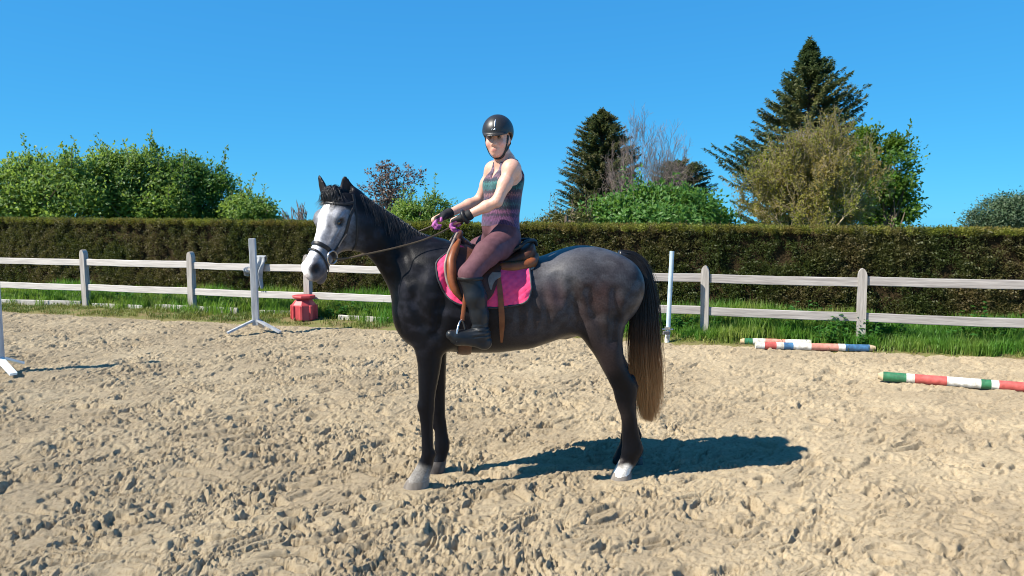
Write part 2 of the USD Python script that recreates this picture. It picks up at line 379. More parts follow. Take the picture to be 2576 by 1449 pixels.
M_bluep = varied('blue_paint', (0.03, 0.07, 0.14), (0.05, 0.15, 0.28), 18, 0.5, 0.4, 0.15, 40)
M_endwood = varied('raw_pole_end', (0.36, 0.27, 0.16), (0.48, 0.37, 0.24), 20, 0.85, 0.2)
M_redplastic = varied('sun_bleached_red_plastic', (0.34, 0.03, 0.038), (0.46, 0.07, 0.07), 4, 0.5, 0.4, 0.1, 30)
M_net = varied('pale_sheet', (0.20, 0.215, 0.22), (0.34, 0.35, 0.36), 14, 0.7, 0.3, 0.3, 40)
M_cord = plain('pale_cord', (0.42, 0.38, 0.30), 0.8)
M_coat = painted('horse_coat', 0.40, 0.14, 0.32, 90, 0.4, 240, 0.0, 0.003)
M_hair = usdkit.material(stage, LK + 'black_hair', {'p': ('principled_bsdf', {'base_color': (0.012, 0.011, 0.012), 'roughness': 0.38, 'specular_ior_level': 0.5})}, [], surface='p.BSDF')
M_tail = usdkit.material(stage, LK + 'tail_hair', {'g': ('texture_coordinate', {}), 's': ('separate_xyz', {}),
    'mr': ('map_range', {'from_min': -0.42, 'from_max': -0.92, 'clamp': True}), 'r': ('rgb_ramp', {'ramp': [(0.0, (0.012, 0.011, 0.012)), (0.3, (0.085, 0.036, 0.015)), (0.6, (0.30, 0.125, 0.042)), (1.0, (0.52, 0.25, 0.09))]}),
    'p': ('principled_bsdf', {'roughness': 0.42, 'specular_ior_level': 0.4})},
    [('g.object', 's.vector'), ('s.z', 'mr.value'), ('mr.result', 'r.fac'), ('r.color', 'p.base_color')], surface='p.BSDF')
M_eye = plain('dark_eye', (0.012, 0.008, 0.006), 0.08, 0.6, 0, 0.6)
M_hoof = varied('hoof_horn', (0.11, 0.095, 0.08), (0.24, 0.21, 0.18), 14, 0.6, 0.3, stretch=(1, 1, 0.2))
M_hoofd = varied('dark_hoof_horn', (0.03, 0.026, 0.024), (0.07, 0.06, 0.055), 14, 0.6, 0.3)
M_blackl = varied('black_leather', (0.008, 0.008, 0.009), (0.016, 0.014, 0.014), 40, 0.45, 0.3, 0.15, 150, dist=0.002)
M_tan = varied('tan_leather', (0.15, 0.042, 0.013), (0.22, 0.068, 0.021), 18, 0.45, 0.35, 0.15, 120, dist=0.002)
M_brown = varied('dark_brown_leather', (0.045, 0.016, 0.009), (0.085, 0.030, 0.015), 22, 0.45, 0.3, 0.15, 120, dist=0.002)
M_greyl = varied('worn_leather_edge', (0.16, 0.12, 0.10), (0.24, 0.19, 0.16), 22, 0.5, 0.4)
M_rein = varied('brown_rein', (0.04, 0.026, 0.014), (0.075, 0.05, 0.026), 40, 0.5, 0.4)
M_pink = varied('pink_quilting', (0.74, 0.045, 0.145), (0.82, 0.07, 0.19), 30, 0.75, 0.25, 0.3, 300, dist=0.002)
M_binding = plain('black_binding', (0.012, 0.012, 0.018), 0.6)
M_skin = usdkit.material(stage, LK + 'skin', {'a': ('attribute', {'attribute': 'col'}), 'tc': ('texture_coordinate', {}), 'n': ('noise_texture', {'scale': 60.0, 'detail': 3.0}),
    'mr': ('map_range', {'from_min': 0.3, 'from_max': 0.7, 'to_min': 0.93, 'to_max': 1.06}), 'mx': ('mix_color', {'blend_type': 'multiply', 'fac': 1.0, 'use_clamp': False}),
    'p': ('principled_bsdf', {'roughness': 0.5, 'specular_ior_level': 0.4, 'subsurface_weight': 0.04, 'subsurface_radius': (1.0, 0.35, 0.2), 'subsurface_scale': 0.008})},
    [('tc.object', 'n.vector'), ('n.fac', 'mr.value'), ('a.color', 'mx.a'), ('mr.result', 'mx.b'), ('mx.result', 'p.base_color')], surface='p.BSDF')
M_top = painted('patterned_knit', 0.85, 0.2, 0.25, 120, 0.5, 350, 0.2, 0.003)
M_breech = varied('plum_breeches', (0.082, 0.034, 0.042), (0.115, 0.050, 0.060), 25, 0.8, 0.25, 0.3, 220, dist=0.002)
M_boot = varied('black_boot_leather', (0.007, 0.010, 0.014), (0.013, 0.014, 0.016), 18, 0.40, 0.3, 0.35, 28, dist=0.006)
M_dusty = varied('dusty_boot_leather', (0.05, 0.042, 0.035), (0.19, 0.165, 0.135), 16, 0.6, 0.35, 0.2, 60)
M_helmet = varied('helmet_shell', (0.011, 0.010, 0.010), (0.022, 0.019, 0.017), 200, 0.42, 0.5, 0.3, 500, dist=0.001)
M_gblack = plain('glove_black', (0.014, 0.014, 0.015), 0.55)
M_mauve = varied('glove_mauve', (0.42, 0.11, 0.35), (0.52, 0.17, 0.44), 40, 0.8, 0.2, 0.2, 200, dist=0.002)
M_darkhair = varied('brown_hair', (0.02, 0.012, 0.008), (0.04, 0.022, 0.014), 60, 0.5, 0.4)
# ---------------------------------------------------------------- the setting: sand, verge, field
rng = np.random.default_rng(7)
# horse stand point first: its hooves press into the sand
HF, HH = on_ground(1048, 1226), on_ground(1560, 1203)            # near fore and near hind hoof
_d = HF - HH; HANG = math.atan2(_d[1], _d[0])                    # heading of the horse
FW, LF = np.array([math.cos(HANG), math.sin(HANG), 0]), np.array([-math.sin(HANG), math.cos(HANG), 0])
HO = (HF + HH) / 2 - LF * 0.14                                   # ground point under the middle of the horse

def to_h(p):
    p = np.asarray(p, float) - HO
    return np.stack([p @ FW, p @ LF, p[..., 2]], -1)
def to_w(p):
    p = np.asarray(p, float)
    return HO + p[..., 0:1] * FW + p[..., 1:2] * LF + p[..., 2:3] * np.array([0, 0, 1.0])
def ph(u, v, l=0.0):
    """the point seen at (u, v) on the plane l metres to the horse's left of its middle: (along, left, up)"""
    d = ray(u, v); c = np.array([0, 0, EYE])
    t = (l - (c - HO) @ LF) / (d @ LF)
    return to_h(c + d * t)

prints = []                                                       # hoof prints: x, y, size, depth, heading
for _ in range(220):
    r = 3.0 + 11.5 * rng.random() ** 1.2; a = rng.uniform(-0.75, 0.75)
    prints.append((r * math.sin(a), r * math.cos(a), rng.uniform(0.04, 0.075), rng.uniform(0.012, 0.038), rng.uniform(-0.5, 1.3)))
prints = np.array(prints)
nclod = 60000
_r = 2.6 + 12.0 * rng.random(nclod) ** 1.35; _a = rng.uniform(-0.85, 0.85, nclod)
clods = np.stack([_r * np.sin(_a), _r * np.cos(_a)], 1)
_dens = meshkit.fbm(np.column_stack([clods * 1.3, np.zeros(nclod)]), 3, 4)
keep = rng.random(nclod) < sstep(0.42, 0.62, _dens) * 0.9 + 0.05
clods = clods[keep]; clodr = np.clip(rng.lognormal(math.log(0.0095), 0.5, len(clods)), 0.005, 0.034)

def perlin(x, y, seed):
    i, j = np.floor(x).astype(np.int64), np.floor(y).astype(np.int64); fx, fy = x - i, y - j; out = 0
    ux, uy = fx ** 3 * (fx * (fx * 6 - 15) + 10), fy ** 3 * (fy * (fy * 6 - 15) + 10)
    for a in (0, 1):
        for b in (0, 1):
            h = ((i + a) * 374761393 + (j + b) * 668265263 + seed * 1442695) & 0xFFFFFFFF; h = ((h ^ (h >> 13)) * 1274126177) & 0xFFFFFFFF; t = ((h ^ (h >> 16)) & 0xFFFF) * (2 * np.pi / 65536)
            out = out + (np.cos(t) * (fx - a) + np.sin(t) * (fy - b)) * (ux if a else 1 - ux) * (uy if b else 1 - uy)
    return out
def pfbm(q, fr, oc, seed):
    s, w, t = 0, 0, 0.0
    for o in range(oc):
        c, n = math.cos(t + .6), math.sin(t + .6); f = fr * 2.07 ** o
        s = s + perlin((q[..., 0] * c - q[..., 1] * n) * f + 17.3 * o, (q[..., 0] * n + q[..., 1] * c) * f + 9.1 * o, seed + o) * .55 ** o; w += .55 ** o; t += 1.9
    return s / w * 1.5 + .5

def sand_height(x, y):
    p = np.stack([x, y, np.zeros_like(x)], -1)
    ca, sa = math.cos(0.42), math.sin(0.42)                      # drag marks run up to the right
    q = np.stack([(x * ca + y * sa) * 0.66, -x * sa + y * ca], -1)
    wp = np.stack([pfbm(q, 2.6, 2, 13), pfbm(q, 2.6, 2, 14)], -1) - .5
    q = q + wp * .22
    rough = sstep(0.34, 0.62, pfbm(p, 0.9, 3, 51)) * .6 + sstep(0.36, 0.62, pfbm(q, 2.4, 2, 52)) * .5     # churned here, trodden flat there
    rough = rough * (1.05 - .65 * sstep(-.2, 2.6, x))             # less churned to the right
    h = 0.05 * (pfbm(p, 0.55, 3, 11) - 0.5) + 0.030 * (pfbm(q, 2.6, 3, 21) - 0.5)
    h += (.35 + rough) * 0.024 * (pfbm(q, 7.0, 4, 31) - .5)
    h += (.25 + rough) * 0.008 * (np.abs(pfbm(q, 15.0, 4, 41) - .5) * 2) ** .8
    h += (.35 + rough) * 0.0055 * (pfbm(q, 42.0, 2, 61) - .5)
    for fr, lo, dp, sd in ((6.5, .72, .034, 71), (14.0, .66, .024, 72), (27.0, .63, .015, 73), (50.0, .61, .007, 74)):     # pits with steep sides, of every size
        n = pfbm(q, fr, 2 if fr > 40 else 3, sd); h -= dp * sstep(lo, lo + .10, n) * np.clip(.42 + rough, 0, 1.2)
    return h

def sand_full(x, y):
    h = sand_height(x, y); xy = np.stack([x.ravel(), y.ravel()], 1); hf = h.ravel().copy()
    t = cKDTree(xy); wob = meshkit.fbm(np.column_stack([xy * 17, 0 * xy[:, 0]]), 2, 91)
    for px, py, sz, dp, hd in prints:
        i = np.array(t.query_ball_point((px, py), sz * 2.6), int)
        if not len(i): continue
        dx, dy = xy[i, 0] - px, xy[i, 1] - py; c, s = math.cos(hd), math.sin(hd)
        r = np.sqrt(((dx * c + dy * s) / 1.25) ** 2 + (-dx * s + dy * c) ** 2) / sz * (1 + 1.1 * (wob[i] - .5))
        hf[i] += -dp * (1 - sstep(0.72, 1.05, r)) + dp * 0.42 * np.exp(-((r - 1.3) / 0.24) ** 2)
    kd = cKDTree(clods)
    dd, ii = kd.query(xy, k=2, distance_upper_bound=0.06)
    b = np.zeros(len(xy))
    for k in range(2):
        ok = np.isfinite(dd[:, k]); r = clodr[np.where(ok, ii[:, k], 0)]
        b = np.maximum(b, np.where(ok & (dd[:, k] < r), np.sqrt(np.maximum(r ** 2 - np.where(ok, dd[:, k], 9) ** 2, 0)) * .75, 0))
    return (hf + b).reshape(h.shape)

# the edge of the sand, from left to right, and the fence line behind it
fence_l, fence_r = on_ground(0, HORIZON + 223), on_ground(PW, HORIZON + 350)
fdir = (fence_r - fence_l) / np.linalg.norm(fence_r - fence_l); fnor = np.array([-fdir[1], fdir[0], 0])
if fnor[1] < 0: fnor = -fnor
def fence_at(u):
    """the point of the fence line seen at column u"""
    d = ray(u, 800); d = d[:2]
    A = np.array([[d[0], -fdir[0]], [d[1], -fdir[1]]]); t = np.linalg.solve(A, fence_l[:2])
    return np.array([d[0] * t[0], d[1] * t[0], 0])
edge_l, edge_r = on_ground(0, 786), on_ground(PW, 903)
edir = (edge_r - edge_l) / np.linalg.norm(edge_r - edge_l); enor = np.array([-edir[1], edir[0], 0])
def past_edge(x, y):
    w = 0.09 * (meshkit.fbm(np.stack([x * 2.1, y * 2.1, x * 0], -1), 3, 5) - 0.5)
    return (x - edge_l[0]) * enor[0] + (y - edge_l[1]) * enor[1] + w

na, nr = 1000, 630
A = np.linspace(-0.80, 0.80, na); R = 2.7 * np.exp(np.linspace(0, math.log(17.5 / 2.7), nr))
AA, RR = np.meshgrid(A, R, indexing='ij'); X, Y = RR * np.sin(AA), RR * np.cos(AA)
Z = sand_full(X, Y)
def dimple(h):                                                    # hooves stand in flattened places
    g = to_w(np.array([h[0], h[1], 0.0])); r = np.hypot(X - g[0], Y - g[1]); k = 1 - sstep(0.075, 0.20, r)
    return k
Z = Z * (1 - 0.85 * sstep(-0.25, 0.1, past_edge(X, Y)))
for q in (ph(1045, 1230, .14), ph(1562, 1206, .15), ph(1098, 1178, -.14), ph(1562, 1170, -.15)):
    k = dimple(q); Z = Z * (1 - k) + 0.004 * k
    Z += 0.012 * np.exp(-((np.hypot(X - to_w(np.array([q[0], q[1], 0.]))[0], Y - to_w(np.array([q[0], q[1], 0.]))[1]) - .15) / .04) ** 2) * (meshkit.noise(np.stack([X * 14, Y * 14, X * 0], -1), 3))
def grid_faces(n, m):
    i, j = np.meshgrid(np.arange(n - 1), np.arange(m - 1), indexing='ij'); a = (i * m + j).ravel()
    return np.vstack([np.stack([a, a + m, a + m + 1], 1), np.stack([a, a + m + 1, a + 1], 1)])
sv = np.stack([X, Y, Z], -1).reshape(-1, 3); sf = grid_faces(na, nr)
ctr = sv[sf].mean(1); sf = sf[past_edge(ctr[:, 0], ctr[:, 1]) < 0.6]
sf = sf[:, ::-1] if np.cross(sv[sf[0, 1]] - sv[sf[0, 0]], sv[sf[0, 2]] - sv[sf[0, 0]])[2] < 0 else sf
used = np.unique(sf); remap = np.zeros(len(sv), int); remap[used] = np.arange(len(used))
single('sand', (sv[used], remap[sf]), M_sand, 'churned pale sand of the riding arena covered with hoof prints', 'sand', smooth=True, kind='structure')
def sheet(x0, x1, y0, y1, z, n=40):
    x, y = np.meshgrid(np.linspace(x0, x1, n), np.linspace(y0, y1, n), indexing='ij')
    v = np.stack([x, y, np.full_like(x, z)], -1).reshape(-1, 3); return v, grid_faces(n, n)
def field_sheet():
    v, f = sheet(-900, 900, -900, 900, 0, 121); v[:, 2] = -.30 - np.maximum(np.hypot(v[:, 0], v[:, 1]) - 28, 0) * .034; return v, f
single('field', field_sheet(), M_field, 'flat green grassland reaching away behind the hedge', 'field', kind='structure')
# arena floor around and behind the viewer (coarser sand), a little lower than the worked sand in front
single('arena_floor', sheet(-40, 40, -30, 9, -0.16, 50), M_sand, 'flat sand of the arena round the viewer', 'sand', kind='structure')
# verge: a long low bank from the sand's edge back past the hedge
def along_edge(t, d):
    """t metres along the sand's edge from its left end, d metres behind it"""
    return edge_l + edir * t + enor * d
tt_, dd_ = np.meshgrid(np.linspace(-14, 34, 420), np.concatenate([np.linspace(-0.18, 0.6, 22), np.linspace(0.7, 5.5, 24)]), indexing='ij')
vv = edge_l[None, None] + edir * tt_[..., None] + enor * dd_[..., None]
pe = past_edge(vv[..., 0], vv[..., 1])
vz = np.clip(0.05 * sstep(-0.05, 0.45, pe) - 0.05 * (1 - sstep(-0.16, 0.02, pe)), -0.08, 1) + 0.035 * (meshkit.fbm(vv * 3.0, 3, 77) - .5) * sstep(-.02, .3, pe)
vv[..., 2] = vz + 0.004
def verge_z(x, y):
    p = np.stack([x, y, np.zeros_like(x)], -1); pe = past_edge(x, y)
    return 0.05 * sstep(-0.05, 0.45, pe) + 0.035 * (meshkit.fbm(p * 3.0, 3, 77) - .5) * sstep(-.02, .3, pe)
f_ = grid_faces(420, 46); v_ = vv.reshape(-1, 3)
if np.cross(v_[f_[0, 1]] - v_[f_[0, 0]], v_[f_[0, 2]] - v_[f_[0, 0]])[2] < 0: f_ = f_[:, ::-1]
single('verge', (v_, f_), M_soil, 'earth verge under the fence between the sand and the hedge', 'verge', smooth=True, kind='structure')
# ---------------------------------------------------------------- the horse, from its outline in the photograph (frame: along, left, up)
HROT = HANG
hf = Field((-1.15, -0.46, -0.03), (1.36, 0.66, 2.16), 0.0125)
# trunk: column, top row, bottom row, half width, shift to the left
TR = [(1608, 706, 738, 0.06), (1601, 678, 775, 0.135), (1584, 655, 800, 0.20), (1550, 635, 820, 0.262), (1505, 621, 832, 0.285), (1460, 616, 838, 0.292),
      (1420, 624, 846, 0.295), (1370, 642, 862, 0.303), (1320, 652, 876, 0.31), (1260, 648, 883, 0.312), (1200, 632, 885, 0.298), (1150, 614, 884, 0.272),
      (1100, 604, 882, 0.245), (1060, 646, 876, 0.218), (1030, 700, 868, 0.175), (1011, 742, 850, 0.125), (1001, 768, 818, 0.06)]
t, c1, r1, c2, r2 = [], [], [], [], []
for u, a, b, w in TR:
    T, B = ph(u, a), ph(u, b)
    t.append((T[0] + B[0]) / 2); c1.append(0); r1.append(w); c2.append((T[2] + B[2]) / 2); r2.append((T[2] - B[2]) / 2)
hf.loft((0, 0, 0), np.eye(3), t, c1, r1, c2, r2, k=0.03, n=2.25)
SPINE = PchipInterpolator(t, np.array(c2) + np.array(r2)); BELLY = PchipInterpolator(t, np.array(c2) - np.array(r2)); MIDZ = PchipInterpolator(t, c2)
# croup points, hips, shoulder, buttock and chest muscles
for sg in (1, -1):
    hf.ball(ph(1532, 716, 0) + [0, sg * 0.165, 0], (0.20, 0.135, 0.20), 0.06)
    hf.ball(ph(1432, 690, 0) + [0, sg * 0.19, 0], (0.13, 0.095, 0.12), 0.12)
    hf.ball(ph(1072, 742, 0) + [0, sg * 0.125, 0], (0.16, 0.105, 0.24), 0.12)
    hf.ball(ph(1030, 800, 0) + [0, sg * 0.10, 0], (0.10, 0.085, 0.13), 0.06)
    hf.ball(ph(1100, 838, 0) + [0, sg * 0.15, 0], (0.11, 0.085, 0.10), 0.06)
hf.cone(ph(1452, 826), ph(1425, 836), 0.045, 0.05, 0.05)          # sheath

LEGV = np.array([0, 0, 1.0])
def leg(rows, lat, widths, ds=0.0, n=2.2, k=0.035, dz=0.0, planes=None):
    """rows: (row, left column, right column); lat, widths: (height fraction from the top 0..1, value) knots"""
    T, C1, R1 = [], [], []
    m = len(rows); q = np.linspace(0, 1, m)
    L = np.interp(q, *zip(*lat)); W = np.interp(q, *zip(*widths))
    for i, (v, a, b) in enumerate(rows):
        P, Q = ph(a, v, L[i]), ph(b, v, L[i]); T.append((P[2] + Q[2]) / 2 + dz); C1.append((P[0] + Q[0]) / 2 + ds); R1.append(abs(P[0] - Q[0]) / 2)
    T, C1, R1, L, W = map(np.array, (T, C1, R1, L, W)); o = np.argsort(T)
    B = np.stack([LEGV, [1, 0, 0], [0, 1, 0]], 1)
    return lambda sg=1, s=0.0, dl=0.0: hf.loft((0, 0, 0), B, T[o], C1[o] + s, R1[o], sg * (L[o] + dl), W[o], k=k, n=n), (T, C1, R1, L, W)
hind_rows = [(735, 1462, 1597), (790, 1456, 1580), (829, 1452, 1570), (859, 1470, 1566), (890, 1494, 1567), (914, 1508, 1572), (940, 1522, 1584), (962, 1533, 1599), (980, 1542, 1603), (1000, 1547, 1601),
             (1022, 1553, 1597), (1045, 1561, 1600), (1075, 1566, 1605), (1100, 1566, 1609), (1122, 1565, 1616), (1138, 1563, 1617), (1152, 1560, 1609), (1168, 1552, 1600), (1182, 1546, 1587), (1190, 1541, 1585), (1204, 1539, 1583)]
hind, HL = leg(hind_rows, [(0, .17), (.35, .18), (1, .15)], [(0, .125), (.1, .115), (.2, .10), (.3, .075), (.36, .058), (.43, .05), (.5, .043), (.58, .036), (.66, .033), (.74, .042), (.8, .038), (.88, .045), (1, .058)])
hind(1); hind(-1, -0.085)
fore_rows = [(800, 1020, 1120), (840, 1018, 1122), (870, 1040, 1116), (914, 1050, 1110), (959, 1052, 1102), (990, 1053, 1096), (1010, 1053, 1094), (1030, 1053, 1093), (1050, 1055, 1091), (1070, 1058, 1089), (1094, 1060, 1088), (1120, 1061, 1090),
             (1142, 1060, 1094), (1160, 1054, 1092), (1176, 1045, 1088), (1190, 1036, 1084), (1204, 1027, 1079), (1218, 1018, 1074), (1234, 1013, 1068)]
fore, FL = leg(fore_rows, [(0, .13), (.3, .15), (1, .14)], [(0, .085), (.1, .085), (.2, .062), (.3, .048), (.38, .044), (.46, .036), (.55, .034), (.66, .041), (.74, .038), (.86, .05), (1, .06)])
fore(1)
farf_rows = [(800, 1030, 1125), (850, 1035, 1126), (884, 1060, 1124), (930, 1072, 1122), (970, 1078, 1121), (1000, 1082, 1120), (1030, 1084, 1120), (1050, 1088, 1121), (1070, 1092, 1124), (1095, 1094, 1127), (1112, 1094, 1131), (1128, 1093, 1131),
             (1142, 1093, 1127), (1156, 1088, 1122), (1168, 1084, 1117), (1182, 1078, 1113)]
farf, FFL = leg(farf_rows, [(0, -.13), (.3, -.15), (1, -.14)], [(0, .085), (.15, .07), (.3, .048), (.42, .043), (.52, .034), (.62, .036), (.7, .042), (.8, .04), (1, .055)])
farf(1)
for sg, dx, dv in ((1, 0, 0), (-1, 27, -46)):                       # knees, tendons and fetlocks
    L = .145 * sg; q = lambda u, v: ph(u + dx, v + dv, L)
    hf.ball(q(1063, 1022), (.034, .038, .040), .02); hf.ball(q(1083, 1022), (.018, .022, .028), .012)
    hf.cone(q(1085, 1046), q(1086, 1118), .0125, .0125, .004); hf.cone(q(1064, 1048), q(1066, 1122), .014, .015, .004)
    hf.ball(q(1089, 1141), (.022, .026, .022), .012)
for sg, s0 in ((1, 0), (-1, -.085)):
    q = lambda u, v: ph(u, v, .155) * [1, sg, 1] + [s0, 0, 0]
    hf.cone(q(1590, 946), q(1598, 972), .016, .022, .012); hf.ball(q(1560, 1000), (.026, .036, .036), .02); hf.cone(q(1596, 1015), q(1602, 1110), .0125, .0125, .004); hf.cone(q(1570, 1020), q(1573, 1112), .014, .015, .004)
    hf.ball(q(1610, 1130), (.020, .026, .022), .012)

# head: its own frame from poll to muzzle, turned towards the viewer
HA0 = ph(863, 493, 0.08); HA1 = ph(776, 692, 0.275)
HLEN = np.linalg.norm(HA1 - HA0); ea = (HA1 - HA0) / HLEN
el = np.array([-ea[1], ea[0], 0]); el /= np.linalg.norm(el); ef = np.cross(ea, el)
HB = np.stack([ea, ef, el], 1)
def hd(a, f, l): return HA0 + HB @ np.array([a * HLEN, f, l])
HS = [(-0.06, .030, -.07, .055), (0.0, .055, -.10, .078), (.09, .072, -.145, .092), (.20, .082, -.19, .106), (.30, .080, -.205, .112), (.40, .070, -.20, .098), (.50, .060, -.175, .080), (.60, .053, -.135, .066),
      (.70, .049, -.112, .058), (.80, .050, -.102, .057), (.89, .052, -.098, .062), (.96, .040, -.088, .058), (1.01, .018, -.070, .046), (1.04, -.012, -.045, .02)]
HS = np.array(HS)
hf.loft(HA0, HB, HS[:, 0] * HLEN, (HS[:, 1] + HS[:, 2]) / 2, (HS[:, 1] - HS[:, 2]) / 2, 0, HS[:, 3], k=0.03, n=2.3)
for sg in (1, -1):
    hf.ball(hd(.31, .035, sg * .098), (.052, .034, .026), 0.03, B=HB)                 # brow over the eye
    hf.cone(hd(.40, .005, sg * .098), hd(.62, -.004, sg * .068), .014, .008, 0.03)       # cheek bone
    hf.ball(hd(.30, -.13, sg * .068), (.10, .075, .038), 0.03, B=HB)                    # round jaw
    hf.ball(hd(.915, .018, sg * .044), (.034, .026, .024), 0.02, B=HB)                   # nostril wing
    hf.ball(hd(.925, .010, sg * .062), (.024, .013, .016), 0.012, True, B=HB)             # nostril
    hf.ball(hd(.355, .018, sg * .106), (.030, .018, .012), 0.012, True, B=HB)              # eye hollow
hf.cone(hd(.985, -.062, -.045), hd(.985, -.062, .045), .006, .006, 0.01, True)          # mouth
hf.ball(hd(.95, -.095, 0), (.045, .026, .036), 0.02, B=HB)                             # chin
# neck: crest (top) and throat (bottom) outlines
NK = [((874, 472), (906, 626), .10, .062), ((908, 487), (937, 646), .088, .066), ((952, 514), (954, 674), .06, .076), ((1003, 544), (976, 714), .03, .098), ((1054, 575), (1003, 762), .01, .14), ((1098, 603), (1032, 832), 0, .195)]
nf = Field((-1.15, -0.46, -0.03), (1.36, 0.66, 2.16), 0.0125)
for i in range(len(NK) - 1):
    for f in np.linspace(0, 1, 13):
        a, b = NK[i], NK[i + 1]
        top = np.array(a[0]) * (1 - f) + np.array(b[0]) * f; bot = np.array(a[1]) * (1 - f) + np.array(b[1]) * f
        l = a[2] * (1 - f) + b[2] * f; w = a[3] * (1 - f) + b[3] * f
        T, B = ph(*top, l), ph(*bot, l); d = T - B; L = np.linalg.norm(d); d /= L
        side = np.array([0, 1.0, 0]); side -= d * (d @ side); side /= np.linalg.norm(side)
        BB = np.stack([d, side, np.cross(d, side)], 1)
        nf.ball((T + B) / 2, (L / 2, w, 0.07), 0.008, B=BB)
nf.F = gaussian_filter(nf.F, 1.6)
_h = np.maximum(.10 - np.abs(hf.F - nf.F), 0) / .10; hf.F = (np.minimum(hf.F, nf.F) - _h * _h * .10 / 4).astype(np.float32)
# ears
def ear(tip, base, wid, sg, face):
    tip, base = np.array(tip), np.array(base); d = tip - base; L = np.linalg.norm(d); d /= L
    face = np.array(face, float); face -= d * (d @ face); face /= np.linalg.norm(face); s = np.cross(face, d)
    B = np.stack([d, s, face], 1)
    T = np.array([-.03, .0, .25 * L, .5 * L, .75 * L, .93 * L, L])
    hf.loft(base, B, T, 0, wid * np.array([.8, .85, 1.0, .92, .62, .28, .12]), 0, wid * np.array([.8, .75, .62, .5, .36, .2, .1]), k=0.015, n=2)
    T2 = np.array([.12 * L, .3 * L, .55 * L, .8 * L])
    hf.loft(base, B, T2, 0, wid * np.array([.35, .66, .58, .25]), wid * .62, wid * np.array([.35, .55, .48, .2]), k=0.012, n=2, carve=True)
nearE = (ph(866, 440, 0.06), ph(877, 492, 0.075)); farE = (ph(801, 438, 0.25), ph(818, 490, 0.2))
E_l = float(el @ (ph(866, 440, .1) - HA0))
ear(ph(866, 440, 0.12), ph(876, 496, 0.11), .042, 1, ef * .6 + el * .8)
ear(hd(-.14, .05, -.105) if False else ph(801, 438, 0.02), ph(819, 494, 0.035), .040, -1, ef * .8 - el * .3)
_g = gaussian_filter(hf.F, 2.8); _sx = hf.ax[0][:, None, None]; _zx = hf.ax[2][None, None, :]
_w = (1 - sstep(ph(960, 700)[0], ph(905, 700)[0], _sx)) * sstep(.86, 1.0, _zx)
hf.F = (hf.F * (1 - _w) + _g * _w).astype(np.float32)
_w = sstep(ph(1135, 700)[0], ph(1090, 700)[0], _sx) * (1 - sstep(ph(1010, 700)[0], ph(975, 700)[0], _sx)) * sstep(.92, 1.1, _zx); _g = gaussian_filter(hf.F, 4.5); hf.F = (hf.F * (1 - _w) + _g * _w).astype(np.float32)
for sg in (1, -1):                                               # furrows between the muscles
    def furrow(pts, r=.022, k=.05, out=.012):
        q = np.array([ph(u, v, .3) for u, v in pts]); q[:, 1] = .62; q = hf.march(q, np.array([[0, -1.0, 0]]), out, 90) * [1, sg, 1]
        for a, b in zip(q[:-1], q[1:]): hf.cone(a, b, r, r, k, carve=True)
    furrow([(1436, 716), (1446, 770), (1452, 815)], .024, .06); furrow([(1128, 700), (1112, 770), (1098, 840)], .018, .06); furrow([(1052, 690), (1040, 760), (1062, 820)], .018, .06)
    furrow([(1548, 735), (1552, 800), (1545, 860)], .016, .05); furrow([(1480, 740), (1500, 800), (1520, 850)], .012, .05, .016); furrow([(1400, 700), (1412, 750)], .016, .06, .014)
    for u in (1300, 1335, 1368): furrow([(u, 740), (u + 10, 790), (u + 6, 835)], .010, .05, .014)
    furrow([(975, 570), (1010, 640), (1030, 700)], .014, .06)
horse_v, horse_f = hf.mesh(2)

